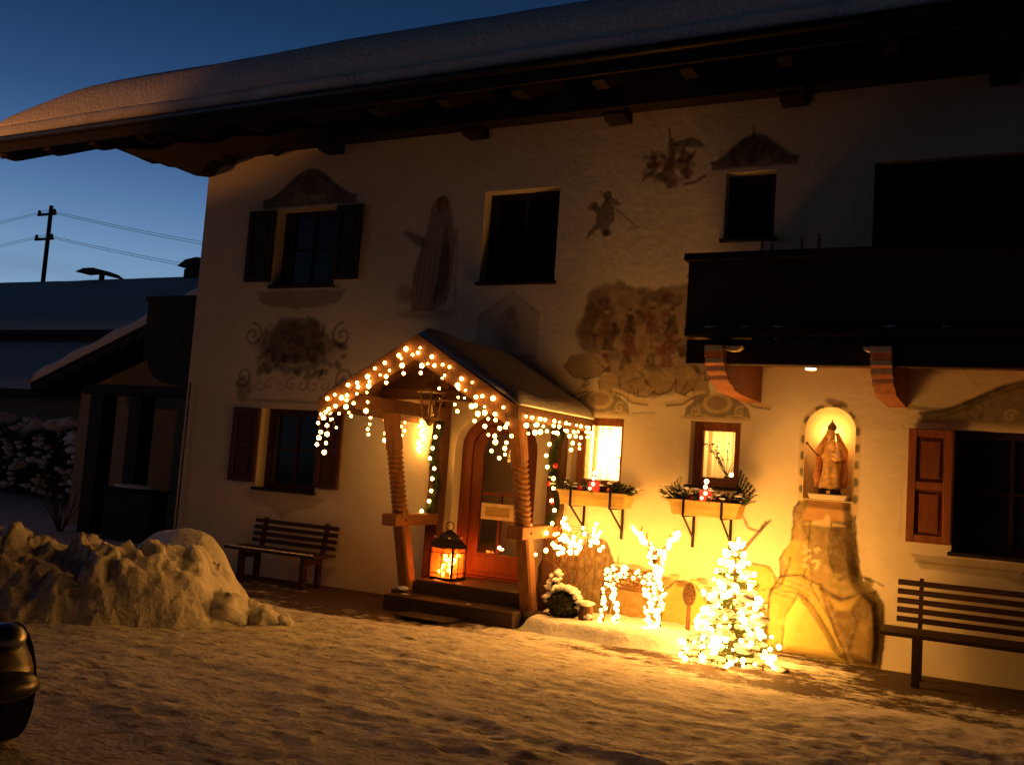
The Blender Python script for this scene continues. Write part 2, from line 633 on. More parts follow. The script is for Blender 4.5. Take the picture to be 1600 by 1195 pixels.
def lamp(name, kind, parent, p, energy, col, radius=0.05, target=None, angle=None, blend=0.5):
    ld = bpy.data.lights.new(name, kind)
    ld.energy = energy
    ld.color = col
    ld.shadow_soft_size = radius
    o = bpy.data.objects.new(name, ld)
    COL.objects.link(o)
    o.location = p
    if target is not None:
        o.rotation_euler = (Vector(target) - Vector(p)).to_track_quat('-Z', 'Y').to_euler()
    if angle:
        ld.spot_size = angle
        ld.spot_blend = blend
    attach(o, parent)
    return o


# ------------------------------------------------------------------ ground
def heap_line_dist(x, y, pts):
    best = np.full(np.broadcast(x, y).shape, 1e9)
    for (ax, ay), (bx, by) in zip(pts[:-1], pts[1:]):
        dx, dy = bx - ax, by - ay
        t = np.clip(((x - ax) * dx + (y - ay) * dy) / (dx * dx + dy * dy), 0, 1)
        best = np.minimum(best, np.hypot(x - ax - t * dx, y - ay - t * dy))
    return best


def yard_cover(x, y):
    """how much snow lies on the paving: below 0.5 it is bare"""
    n = vnoise(x * 0.55 + 3, y * 1.5, 5, 5, 0.55)
    n2 = vnoise(x * 1.7, y * 3.6 + 7, 8, 4, 0.55)
    near = np.clip((y + 2.35) / 1.5, 0, 1)            # 1 close to the wall
    bare = 0.62 * near + 0.9 * (n - 0.5) + 0.5 * (n2 - 0.5)
    # the swept strips: before the door, under both benches
    left = np.clip(1 - np.abs(x + 6.6) / 2.4, 0, 1) * np.clip((y + 2.3) / 0.8, 0, 1)
    right = np.clip((x + 1.25) / 0.6, 0, 1) * np.clip((y + 1.05 + 0.1 * (x > 9)) / 0.35, 0, 1)
    bare = bare + 0.35 * left + 0.35 * right
    bare = bare + 0.30 * np.clip(1 - np.hypot((x + 2.9) / 1.1, (y + 1.42) / 0.2), 0, 1) + 0.25 * np.clip(1 - np.hypot((x + 1.4) / 0.45, (y + 1.5) / 0.3), 0, 1)
    return np.clip(1.0 - bare, 0, 1.2)


def build_ground():
    xs = np.concatenate([[-160, -90, -60, -45, -36, -30, -26, -23, -20, -17, -15, -13, -11.5, -10, -9.2, -8.6], np.arange(-8.2, 1.2, 0.035), [1.3, 1.6, 2, 3, 4, 6, 9, 14, 22, 40, 90]])
    ys = np.concatenate([[-60, -30, -18, -13, -10, -8.5, -7.6], np.arange(-7.2, 0.15, 0.035), [0.4, 0.9, 1.6, 2.4, 3.4, 4.6, 6, 8, 11, 15, 20, 28, 40, 60, 100, 180]])
    X, Y = np.meshgrid(xs, ys)
    cov = yard_cover(X, Y)
    # trodden ridges: footprints and wheel ruts running along the house
    rid = 1 - np.abs(2 * vnoise(X * 2.3 + 1.1, Y * 4.2, 21, 5, 0.6) - 1)
    fine = vnoise(X * 8, Y * 12, 22, 4, 0.65)
    rut = np.sin(Y * 5.2 + 0.35 * X + 2.2 * vnoise(X * 0.4, Y * 0.4, 3, 2)) * 0.006
    amp = np.clip((cov - 0.45) * 2.2, 0, 1) * (0.25 + 1.1 * np.clip(vnoise(X * .8 + 5, Y * 1.3, 25, 3) * 2 - .55, 0, 1))
    Z = amp * (0.012 + 0.040 * (rid - 0.6) + 0.034 * (fine - 0.5) + 0.03 * (vnoise(X * .7, Y * 1.1, 24, 3) - .5) + rut * .6) + 0.004 * fine
    # wheel ruts curving past the house
    for y_r in (-3.05, -4.45):
        yc = y_r + .012 * (X + 3) ** 2 + .08 * np.sin(X * .9)
        Z = Z - .013 * np.exp(-((Y - yc) / .10) ** 2) + .006 * np.exp(-((Y - yc - .19) / .07) ** 2) + .005 * np.exp(-((Y - yc + .19) / .07) ** 2)
    far = np.clip((np.abs(X + 3.5) - 5.5) / 3, 0, 1)
    Z = Z * (1 - far)
    # a low snow field rising behind the garden on the left
    Z = Z + np.where((X < -13) & (Y > 3), np.clip((Y - 3) * 0.02, 0, 0.6) * np.clip((-X - 13) / 4, 0, 1), 0)
    cov = np.where(far > 0.5, np.maximum(cov, 0.95), cov)
    nx, ny = len(xs), len(ys)
    me = bpy.data.meshes.new('ground')
    V = np.stack([X, Y, Z], -1).reshape(-1, 3)
    I = np.arange(nx * ny).reshape(ny, nx)
    Fq = np.stack([I[:-1, :-1], I[:-1, 1:], I[1:, 1:], I[1:, :-1]], -1).reshape(-1, 4)
    me.from_pydata(V.tolist(), [], Fq.tolist())
    a = me.attributes.new('cover', 'FLOAT', 'POINT')
    a.data.foreach_set('value', cov.reshape(-1).astype(np.float32))
    me.polygons.foreach_set('use_smooth', [True] * len(me.polygons))
    me.materials.append(MATS['yard'])
    o = bpy.data.objects.new('ground', me)
    COL.objects.link(o)
    tag(o, 'trodden snow over dark wet paving of the yard', None, None, 'structure')


build_ground()


# ------------------------------------------------------------------ farmhouse
XL, XR, ZT = -10.15, 4.2, 6.0      # left corner, right end, wall top
DEPTH = 10.0
house = thing('farmhouse', 'painted white plaster farmhouse with deep eaves, shutters and wall paintings', 'house', (-3, 0, 0))

# openings: x0, x1, z0, z1, arch
OPEN = dict(
    ul=(-8.80, -7.77, 3.85, 4.90, 0), w2=(-5.59, -4.60, 3.82, 4.94, 0), ur=(-2.65, -2.12, 4.22, 4.95, 0), bd=(-1.15, 1.0, 2.95, 4.94, 0),
    ll=(-8.76, -7.77, 1.15, 2.20, 0), w1=(-4.24, -3.64, 1.50, 2.27, 0), lw=(-2.89, -2.36, 1.60, 2.28, 0), lr=(-0.35, 1.05, 1.16, 2.30, 0),
    door=(-5.74, -4.66, 0.0, 2.27, 1), niche=(-1.71, -1.23, 1.55, 2.47, 1))


def build_wall():
    mb = MB()
    xs = sorted({XL, XR} | {v for o in OPEN.values() for v in o[:2]})
    zs = sorted({-0.3, ZT} | {v for o in OPEN.values() for v in o[2:4]})
    idx = {}

    def P(x, y, z):
        k = (round(x, 4), round(y, 4), round(z, 4))
        if k not in idx:
            idx[k] = len(mb.v)
            mb.v.append((x, y, z))
        return idx[k]
    for x0, x1 in zip(xs[:-1], xs[1:]):
        for z0, z1 in zip(zs[:-1], zs[1:]):
            cx, cz = (x0 + x1) / 2, (z0 + z1) / 2
            if any(o[0] < cx < o[1] and o[2] < cz < o[3] for o in OPEN.values()):
                continue
            mb.f.append((P(x0, 0, z0), P(x1, 0, z0), P(x1, 0, z1), P(x0, 0, z1)))
    D = 0.24
    for k, (x0, x1, z0, z1, arch) in OPEN.items():
        if not arch:
            for a, c in (((x0, z0), (x1, z0)), ((x1, z0), (x1, z1)), ((x1, z1), (x0, z1)), ((x0, z1), (x0, z0))):
                mb.f.append((P(a[0], 0, a[1]), P(c[0], 0, c[1]), P(c[0], D, c[1]), P(a[0], D, a[1])))
        else:
            cx, hw = (x0 + x1) / 2, (x1 - x0) / 2
            rise = hw if k == 'niche' else 0.42
            sp = z1 - rise
            arc = [(cx + hw * math.cos(t), sp + rise * math.sin(t)) for t in np.linspace(0, math.pi, 17)]
            for half, corner in ((arc[:9], (x1, z1)), (arc[8:], (x0, z1))):
                for a, c in zip(half[:-1], half[1:]):
                    mb.f.append((P(corner[0], 0, corner[1]), P(a[0], 0, a[1]), P(c[0], 0, c[1])))
            if k == 'door':
                ring = [(x1, z0)] + arc + [(x0, z0)]
                for a, c in zip(ring[:-1], ring[1:]):
                    mb.f.append((P(a[0], 0, a[1]), P(c[0], 0, c[1]), P(c[0], D, c[1]), P(a[0], D, a[1])))
    # sides and back of the house
    mb.box(XL, XL + 0.25, 0.001, DEPTH, -0.3, ZT)
    mb.box(XR - 0.25, XR, 0.001, DEPTH, -0.3, ZT)
    mb.box(XL + 0.25, XR - 0.25, DEPTH - 0.25, DEPTH, -0.3, ZT)
    # gables
    for xg in (XL + 0.02, XR - 0.22):
        mb.prism([(0.0, ZT), (DEPTH, ZT), (DEPTH / 2, ZT + 2.45)], 'x', xg, xg + 0.2)
    # dark core behind the windows so that no sky light leaks in
    o = mb.build('wall', 'plaster', house)
    mb2 = MB()
    mb2.box(XL + 0.26, XR - 0.26, 0.75, 0.8, -0.2, ZT)
    mb2.build('inner_wall', 'curtain_room', house)
    mb3 = MB()
    mb3.box(XL + 0.26, XR - 0.26, 0.25, 0.75, 2.62, 2.70)
    mb3.build('upper_floor', 'curtain_room', house)
    return o


build_wall()


def build_niche():
    x0, x1, z0, z1, _ = OPEN['niche']
    cx, hw = (x0 + x1) / 2, (x1 - x0) / 2
    sp = z1 - hw
    mb = MB()
    out = [(x1, z0)] + [(cx + hw * math.cos(t), sp + hw * math.sin(t)) for t in np.linspace(0, math.pi, 21)] + [(x0, z0)]
    rings = []
    for s in np.linspace(0, 1, 8):
        k = math.cos(s * math.pi / 2)
        y = 0.30 * math.sin(s * math.pi / 2)
        rings.append([(cx + (px - cx) * max(k, 0.02), y, (pz if i in (0, len(out) - 1) and False else sp + (pz - sp) * (max(k, 0.02) if pz > sp else 1))) for i, (px, pz) in enumerate(out)])
    n = len(out)
    vs = [p for r_ in rings for p in r_]
    fs = []
    for i in range(len(rings) - 1):
        for k in range(n - 1):
            fs.append((i * n + k, i * n + k + 1, (i + 1) * n + k + 1, (i + 1) * n + k))
    mb.add(vs, fs)
    mb.add([(x0, 0, z0), (x1, 0, z0), (x1, 0.31, z0), (x0, 0.31, z0)], [(0, 1, 2, 3)])
    mb.build('niche', 'plaster_niche', house, smooth=True)


build_niche()


def window(key, nx=2, nz=2, fw_=0.07, mat='frame_wood', shutters=None, glass='window_glass', sill=True, yw=0.16, fold=(0, 0), mull=0.035):
    x0, x1, z0, z1, _ = OPEN[key]
    w = bpy.data.objects.new('window', None)
    COL.objects.link(w)
    w.location = ((x0 + x1) / 2, yw, z0)
    attach(w, house)
    f = MB()
    f.box(x0, x0 + fw_, yw, yw + 0.07, z0, z1)
    f.box(x1 - fw_, x1, yw, yw + 0.07, z0, z1)
    f.box(x0 + fw_, x1 - fw_, yw, yw + 0.07, z0, z0 + fw_)
    f.box(x0 + fw_, x1 - fw_, yw, yw + 0.07, z1 - fw_, z1)
    f.build('frame', mat, w, bevel=0.006)
    ix0, ix1, iz0, iz1 = x0 + fw_, x1 - fw_, z0 + fw_, z1 - fw_
    for i in range(1, nx):
        xm = ix0 + (ix1 - ix0) * i / nx
        box('mullion', mat, w, xm - mull / 2, xm + mull / 2, yw + 0.006, yw + 0.06, iz0, iz1, bevel=0.004)
    for i in range(nx):
        a = ix0 + (ix1 - ix0) * i / nx + (mull / 2 if i else 0)
        c = ix0 + (ix1 - ix0) * (i + 1) / nx - (mull / 2 if i < nx - 1 else 0)
        for j in range(1, nz):
            zm = iz0 + (iz1 - iz0) * j / nz
            box('glazing_bar', mat, w, a, c, yw + 0.012, yw + 0.05, zm - mull * .4, zm + mull * .4)
        for j in range(nz):
            za = iz0 + (iz1 - iz0) * j / nz + (mull * .4 if j else 0)
            zc = iz0 + (iz1 - iz0) * (j + 1) / nz - (mull * .4 if j < nz - 1 else 0)
            box('pane', glass, w, a, c, yw + 0.028, yw + 0.034, za, zc)
    if sill:
        box('sill', 'dark_wood', w, x0 - 0.03, x1 + 0.03, -0.06, yw, z0 - 0.035, z0 + 0.002, bevel=0.006)
    for side, wd, matS in (shutters or []):
        s = MB()
        pnl = MB()
        if side == 'l':
            a, c = x0 - wd - 0.005, x0 - 0.005
        else:
            a, c = x1 + 0.005, x1 + wd + 0.005
        zz0, zz1 = z0 + 0.06, z1 - 0.01
        st = 0.075
        s.box(a, a + st, -0.065, -0.02, zz0, zz1)
        s.box(c - st, c, -0.065, -0.02, zz0, zz1)
        zm = (zz0 + zz1) / 2
        for q0, q1 in ((zz0, zz0 + st), (zm - st / 2, zm + st / 2), (zz1 - st, zz1)):
            s.box(a + st, c - st, -0.063, -0.022, q0, q1)
        s.build('shutter', matS, w, bevel=0.006)
        for q0, q1 in ((zz0 + st, zm - st / 2), (zm + st / 2, zz1 - st)):
            p = MB()
            p.box(a + st, c - st, -0.040, -0.030, q0, q1)
            p.box(a + st + 0.035, c - st - 0.035, -0.054, -0.040, q0 + 0.035, q1 - 0.035)
            p.build('shutter_panel', 'shutter_panel' if matS == 'shutter_wood' else matS, w, bevel=0.012)
    return w


DK = 'dark_wood_upright'
window('ul', 2, 2, shutters=[('l', 0.45, DK), ('r', 0.40, DK)], mat=DK)
window('w2', 2, 2, mat=DK)
window('ur', 1, 2, mat=DK)
window('bd', 2, 2, mat=DK, shutters=[], sill=False, yw=0.10)
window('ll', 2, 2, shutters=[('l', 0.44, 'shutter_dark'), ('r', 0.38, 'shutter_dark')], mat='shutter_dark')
win1 = window('w1', 1, 1, fw_=0.085, glass='clear_glass')
win2 = window('lw', 1, 1, fw_=0.095, glass='clear_glass')
window('lr', 3, 2, shutters=[('l', 0.39, 'shutter_wood')], mat=DK)

# the two lit rooms: curtain before a lamp
for key, w, e, cx_, pos in (('w1', win1, 190.0, 0.05, 0), ('lw', win2, 15.0, 0.0, 1)):
    x0, x1, z0, z1, _ = OPEN[key]
    c = MB()
    n = 40
    vs, fs = [], []
    for i in range(n + 1):
        x = x0 - 0.02 + (x1 - x0 + 0.04) * i / n
        for z in (z0 - 0.02, z1 + 0.02):
            k = 1 if z > z1 else 1.35
            vs.append((x, 0.36 + 0.022 * k * math.sin(i * 1.25 + 0.6 * math.sin(i * .5)) + 0.01 * math.sin(i * .6), z))
    for i in range(n):
        fs.append((2 * i, 2 * i + 2, 2 * i + 3, 2 * i + 1))
    c.add(vs, fs)
    c.build('curtain', 'curtain', w, smooth=True)
    rm = MB()
    # closed little alcove behind the curtain
    for a in ((x0 - .3, x0 - .29, .25, .74, z0 - .3, z1 + .2), (x1 + .29, x1 + .3, .25, .74, z0 - .3, z1 + .2), (x0 - .29, x1 + .29, .25, .74, z0 - .3, z0 - .29)):
        rm.box(*a)
    rm.build('alcove', 'curtain_room', w)
    lamp('room_lamp', 'POINT', w, ((x0 + x1) / 2 + cx_, 0.60, z1 - 0.22 if pos else (z0 + z1) / 2), e, (1.0, 0.58, 0.19), 0.08)

# plants on the inner window sills
for w, xc, z, hgt, sd in ((win1, -3.72, 1.60, 0.30, 3), (win2, -2.55, 1.72, 0.40, 4)):
    t = MB()
    rr = random.Random(sd)
    for k in range(12):
        a = rr.uniform(-0.9, 0.9)
        pts = [Vector((xc, 0.27, z))]
        for q in range(1, 5):
            pts.append(pts[-1] + Vector((math.sin(a) * hgt / 4 * rr.uniform(.4, 1.2), rr.uniform(-.008, .008), hgt / 4 * rr.uniform(.6, 1.0))))
        t.tube(pts, [0.004, 0.003, 0.003, 0.002, 0.0015], 4)
        for q in pts[2:]:
            t.blob(q + Vector((rr.uniform(-.012, .012), 0, .006)), 0.010, 5, .3, k)
    t.lathe([(0.03, -0.02), (0.035, 0.02), (0.025, 0.05)], (xc, 0.27, z - 0.05), 10)
    t.build('vase_of_twigs', 'twig', w)
# small lit candle inside the second window
bulb(win2, (-2.50, 0.27, 1.735), 0.022, 'bulb_candle')
box('candle_foot', 'old_brass', win2, -2.53, -2.47, 0.25, 0.29, 1.694, 1.712)


# door ---------------------------------------------------------------
door = bpy.data.objects.new('door', None)
COL.objects.link(door)
door.location = (-5.2, 0.2, 0.33)
attach(door, house)
DX0, DX1, DZ0, DZ1 = -5.70, -4.70, 0.33, 2.22


def arch_poly(x0, x1, z0, zs_, rise, n=13):
    cx, hw = (x0 + x1) / 2, (x1 - x0) / 2
    return [(x0, z0), (x1, z0)] + [(cx + hw * math.cos(t), zs_ + rise * math.sin(t)) for t in np.linspace(0, math.pi, n)]


def arch_ring(outer, inner, y0, y1):
    """frame between two outlines with the same point count"""
    mb = MB()
    n = len(outer)
    vs = [(p[0], y0, p[1]) for p in outer] + [(p[0], y0, p[1]) for p in inner] + [(p[0], y1, p[1]) for p in outer] + [(p[0], y1, p[1]) for p in inner]
    fs = []
    for i in range(n):
        j = (i + 1) % n
        fs += [(i, j, n + j, n + i), (2 * n + i, 3 * n + i, 3 * n + j, 2 * n + j), (n + i, n + j, 3 * n + j, 3 * n + i), (i, 2 * n + i, 2 * n + j, j)]
    return mb.add(vs, fs)


arch_ring(arch_poly(-5.74, -4.66, 0.33, 1.85, 0.42), arch_poly(-5.60, -4.80, 0.345, 1.85, 0.30), 0.17, 0.27).build('door_frame', 'door_wood', door, bevel=0.008)
arch_ring(arch_poly(-5.595, -4.805, 0.35, 1.85, 0.295), arch_poly(-5.46, -4.94, 0.62, 1.85, 0.18), 0.20, 0.25).build('door_leaf', 'door_wood', door, bevel=0.006)
MB().prism(arch_poly(-5.455, -4.945, 0.625, 1.85, 0.175), 'y', 0.222, 0.230).build('pane', 'clear_glass', door)
for z_ in (1.32, ):
    box('glazing_bar', 'door_wood', door, -5.455, -4.945, 0.208, 0.244, z_ - 0.02, z_ + 0.02)
box('glazing_bar', 'door_wood', door, -5.215, -5.185, 0.206, 0.246, 0.63, 1.30)
box('lower_panel', 'door_wood', door, -5.52, -4.88, 0.185, 0.20, 0.40, 0.585, bevel=0.012)
hd = MB()
hd.tube([(-4.87, 0.19, 1.22), (-4.87, 0.13, 1.22), (-4.97, 0.125, 1.22)], 0.011, 8)
hd.box(-4.895, -4.845, 0.188, 0.2, 1.12, 1.30)
hd.build('handle', 'old_brass', door)
sg = MB()
sg.box(-5.42, -4.98, 0.155, 0.178, 1.02, 1.21)
sg.build('door_plaque', 'pale_wood', door, bevel=0.006)
sg = MB()
sg.box(-5.36, -5.04, 0.150, 0.156, 1.06, 1.17)
sg.build('plaque_field', 'box_wood', door, bevel=0.003)
# small lit decoration behind the glass
bulb(door, (-5.17, 0.214, 0.70), 0.02, 'bulb_candle')
bulb(door, (-5.13, 0.214, 0.685), 0.014, 'bulb_candle')


# roof ---------------------------------------------------------------
EY, EZ0, EZ1 = -1.30, 5.56, 5.90       # eave edge
SL = 0.488
RXL, RXR = -12.98, 6.5
roof = bpy.data.objects.new('roof', None)
COL.objects.link(roof)
roof.location = (-3, 5, 6)
attach(roof, house)


def roof_slab(x0, x1, off0, off1):
    """slab following both pitches between the heights off0 and off1 over the rafter line"""
    yr = DEPTH / 2
    zr = EZ0 + (yr - EY) * SL
    yb = DEPTH - EY
    mb = MB().prism([(EY, EZ0 + off0), (yr, zr + off0), (yr, zr + off1), (EY, EZ0 + off1)], 'x', x0, x1)
    return mb.prism([(yr + .001, zr + off0), (yb, EZ0 + off0), (yb, EZ0 + off1), (yr + .001, zr + off1)], 'x', XL - .15, x1)


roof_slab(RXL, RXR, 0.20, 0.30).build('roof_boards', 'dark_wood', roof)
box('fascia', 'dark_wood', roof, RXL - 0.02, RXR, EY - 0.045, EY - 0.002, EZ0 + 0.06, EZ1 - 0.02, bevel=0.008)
gt = MB()
gt.tube([(RXL, EY - 0.10, EZ1 - 0.12), (RXR, EY - 0.10, EZ1 - 0.12)], 0.05, 10)
gt.build('gutter', 'black_iron', roof, smooth=True)
# rafters: each a beam of its own with a rounded tail
xr = RXL + 0.10
first = None
k = 0
while xr < RXR - 0.1:
    if first is None:
        poly = [(EY + 0.02, EZ0 + 0.03), (EY + 0.10, EZ0 - 0.02 + 0.04), (EY + 0.17, EZ0 + 0.02), (EY + 0.26, EZ0 + 0.03), (5.0, EZ0 + 0.02 + (5.0 - EY) * SL), (5.0, EZ0 + 0.195 + (5.0 - EY) * SL), (EY + 0.02, EZ0 + 0.205)]
        first = MB().prism(poly, 'x', -0.07, 0.07).build('rafter', 'dark_wood', roof)
        first.location = (xr, 0, 0)
        attach(first, roof)
    else:
        dup(first, roof, (xr, 0, 0))
    xr += 0.92
# wall-plate purlin with a carved, stepped head standing out past the corner
poly = [(XR + 1.5, 5.74), (XR + 1.5, 6.05), (-11.90, 6.05), (-11.92, 5.99), (-11.80, 5.94), (-11.62, 5.92), (-11.58, 5.86), (-11.42, 5.80), (-11.36, 5.81), (-11.30, 5.75), (-11.05, 5.74), (-10.98, 5.68), (-10.72, 5.64), (-10.62, 5.58), (-10.45, 5.55), (-10.40, 5.50), (-10.14, 5.46), (-10.05, 5.47), (-9.95, 5.58), (-9.85, 5.62), (-9.70, 5.60), (-9.62, 5.68), (-9.0, 5.70), (-8.92, 5.66), (-8.8, 5.72)]
MB().prism(poly, 'y', -0.24, -0.004).build('purlin', 'dark_wood', roof)
# blocks under the purlin
first = None
for xb in (-7.9, -5.73, -3.89, -1.95, -0.01, 1.9):
    if first is None:
        first = MB().prism([(-0.30, 5.74), (-0.003, 5.74), (-0.003, 5.60), (-0.20, 5.60), (-0.26, 5.64), (-0.26, 5.68), (-0.30, 5.70)], 'x', -0.13, 0.13).build('beam_block', 'dark_wood', roof)
        first.location = (xb, 0, 0)
        attach(first, roof)
    else:
        dup(first, roof, (xb, 0, 0))
# verge board on the left gable
vb = MB()
vb.beam((RXL - 0.03, EY + 0.02, EZ0 + 0.15), (RXL - 0.03, 5.0, EZ0 + 0.15 + (5.0 - EY - .02) * SL), 0.05, 0.30)
vb.build('verge_board', 'dark_wood', roof)


# snow on the roof -----------------------------------------------------
def build_roof_snow():
    xs = np.concatenate([np.arange(RXL - 0.10, -7.0, 0.09), np.arange(-7.0, 1.0, 0.12), np.arange(1.0, RXR + .1, 0.5)])
    # profile across the eave: parameter from the bottom lip up over the rounded edge then up the slope
    prof = []
    rows = 34
    vs = []
    nx = len(xs)
    X = xs
    th = 0.62 - 0.32 * np.clip((-11.2 - X) / 1.75, 0, 1) ** 1.4
    th = th + 0.07 * (vnoise(X * 0.45, X * 0 + .5, 31, 4, .6) - 0.5)
    endr = np.clip((X - (RXL - 0.10)) / 0.30, 0.0, 1)
    th = th * np.sqrt(np.clip(1 - (1 - endr) ** 2, 0.02, 1))
    lip = 0.05 + 0.13 * (vnoise(X * 1.1, X * 0 + 3.1, 32, 5, .6) - 0.45)
    crack = np.clip((vnoise(X * 0.55, X * 0 + 8.2, 33, 3) - 0.44) * 9, 0, 1)
    def row(y, z):
        return np.stack([X, y, z], -1)
    rws = []
    zb = EZ0 + 0.302
    o = np.zeros_like(X)
    rws.append(row(o + EY + 0.2, o + zb + 0.2 * SL))
    rws.append(row(o + EY - 0.04 - lip * .4, o + zb - 0.01))
    # lower lip
    for a in np.linspace(0.1, 1, 5):
        h = 0.13
        rws.append(row(EY - 0.05 - lip * (0.5 + 0.5 * math.sin(a * 2.6)), zb + h * a + o))
    rws.append(row(EY - 0.03 - lip * 0.2 + 0.07 * crack, zb + 0.145 + 0.012 * crack + o))
    for a in np.linspace(0.0, 1, 16):
        t = a * math.pi / 2
        h = np.maximum(th - 0.16, 0.02)
        bul = 0.04 * np.sin(a * math.pi) + 0.03 * (vnoise(X * 1.1, o + a * 1.5, 34, 3) - 0.5)
        rws.append(row(EY - 0.05 - bul + 0.30 * (1 - math.cos(t)) ** 1.0 * 1.0, zb + 0.16 + h * math.sin(t) + o + 0.30 * (1 - math.cos(t)) * SL * 0.5))
    y_last = EY + 0.25
    for y in (EY + 0.45, EY + 0.9, 0.6, 2.0, 3.5, 4.7, 5.0, 5.3, 6.5, 8.5, 10.9, 11.3):
        zz = EZ0 + 0.30 + (min(y, 10 - y) - EY) * SL
        if y > 5.01:
            X = np.maximum(xs, XL - .15)
        rws.append(row(o + y, zz + th * (1 if y < 11 else 0.05) + 0.05 * (vnoise(X * 0.3, o + y * 0.3, 35, 2) - 0.5)))
    V = np.concatenate(rws)
    fs = []
    for i in range(len(rws) - 1):
        for k in range(nx - 1):
            fs.append((i * nx + k, i * nx + k + 1, (i + 1) * nx + k + 1, (i + 1) * nx + k))
    # end caps
    mb = MB()
    mb.v = [tuple(p) for p in V]
    mb.f = fs
    nf = len(rws) - 5
    mb.f.append(tuple(i * nx for i in range(nf)))
    mb.f.append(tuple(i * nx + nx - 1 for i in range(len(rws) - 1, -1, -1)))
    ob = mb.build('roof_snow', 'snow', None, smooth=True)
    tag(ob, 'thick rounded snow blanket lying on the farmhouse roof, thinning at the gable end', 'snow')


build_roof_snow()


# balcony --------------------------------------------------------------
bal = bpy.data.objects.new('balcony', None)
COL.objects.link(bal)
bal.location = (0, -0.75, 2.7)
attach(bal, house)
BX0, BX1, BYF = -2.56, 3.4, -1.50
# floor planks (seen from below)
y = -0.01
first = None
while y > BYF + 0.12:
    if first is None:
        first = MB().box(BX0 + 0.06, BX1, -0.145, 0, 2.86, 2.90).build('floor_plank', 'soffit_wood', bal)
        first.location = (0, y, 0)
        attach(first, bal)
    else:
        dup(first, bal, (0, y, 0))
    y -= 0.153
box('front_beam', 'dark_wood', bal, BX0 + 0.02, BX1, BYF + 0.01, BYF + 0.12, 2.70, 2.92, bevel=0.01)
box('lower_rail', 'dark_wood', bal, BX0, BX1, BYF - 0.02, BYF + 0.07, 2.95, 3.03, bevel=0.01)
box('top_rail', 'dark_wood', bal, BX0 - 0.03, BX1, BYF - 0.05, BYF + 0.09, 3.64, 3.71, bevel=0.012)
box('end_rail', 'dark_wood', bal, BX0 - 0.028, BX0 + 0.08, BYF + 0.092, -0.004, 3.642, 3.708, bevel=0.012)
# upright boards with a shaped outline, one by one
first = None
x = BX0 + 0.08
while x < BX1:
    if first is None:
        w_ = 0.0777
        poly = [(-w_, 3.03), (w_, 3.03), (w_, 3.16), (w_ - .0015, 3.20), (w_ - .0015, 3.26), (w_, 3.30), (w_, 3.42), (w_ - .0015, 3.46), (w_ - .0015, 3.50), (w_, 3.54), (w_, 3.64), (-w_, 3.64), (-w_, 3.54), (-w_ + .0015, 3.50), (-w_ + .0015, 3.46), (-w_, 3.42), (-w_, 3.30), (-w_ + .0015, 3.26), (-w_ + .0015, 3.20), (-w_, 3.16)]
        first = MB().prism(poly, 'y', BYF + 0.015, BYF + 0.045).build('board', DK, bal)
        first.location = (x, 0, 0)
        attach(first, bal)
    else:
        dup(first, bal, (x, 0, 0))
    x += 0.156
for yy in np.arange(BYF + 0.2, -0.05, 0.156):
    box('end_board', DK, bal, BX0 + 0.01, BX0 + 0.04, yy - .07, yy + .07, 3.03, 3.64)
# carved corbel beams
for xc in (-2.25, -0.86, 0.55):
    prof = [(0.0, 2.855), (-1.62, 2.855), (-1.62, 2.80), (-1.60, 2.76), (-1.575, 2.74), (-1.575, 2.70), (-1.55, 2.685), (-1.50, 2.68), (-1.50, 2.635), (-1.46, 2.61), (-1.38, 2.605), (-1.38, 2.57), (-1.33, 2.545), (-1.22, 2.54), (-1.15, 2.50), (-0.9, 2.49), (-0.003, 2.49), (-0.003, 2.855)]
    prof = prof[1:]
    MB().prism(prof, 'x', xc - 0.085, xc + 0.085).build('corbel', 'corbel_wood', bal)
    # pale end-grain steps on the nose; light on the tips put into the colour
    for (yy, za, zb_) in ((-1.624, 2.80, 2.85), (-1.579, 2.702, 2.742), (-1.504, 2.637, 2.68), (-1.384, 2.572, 2.604)):
        box('lit_end_grain', 'pale_wood', bal, xc - 0.08, xc + 0.08, yy - 0.004, yy - 0.001, za, zb_)
# rounded joist noses through the front beam
for xc in (-2.09, -0.92, 0.3):
    n = MB()
    n.prism([(xc - 0.085, 2.845)] + [(xc + 0.085 * math.cos(t), 2.845 - 0.045 * math.sin(t)) for t in np.linspace(math.pi, 2 * math.pi, 9)][::-1] if False else [(xc + 0.085 * math.cos(t), 2.85 + 0.045 * math.sin(t)) for t in np.linspace(math.pi, 2 * math.pi, 9)], 'y', BYF - 0.10, BYF + 0.009)
    n.build('joist_nose', 'pale_wood', bal)
# streaks of snow left on the lower rail
for i, (xa, xb_) in enumerate(((-2.38, -2.26), (-2.05, -1.96), (-1.86, -1.80), (-1.76, -1.65), (-0.85, -0.74), (-0.42, -0.34))):
    s = MB()
    s.blob(((xa + xb_) / 2, BYF + 0.02 - 0.012, 3.032), (xb_ - xa) / 2, 10, 0.3, i, (1, 0.35, 0.22))
    s.build('snow_streak', 'snow', bal, smooth=True)

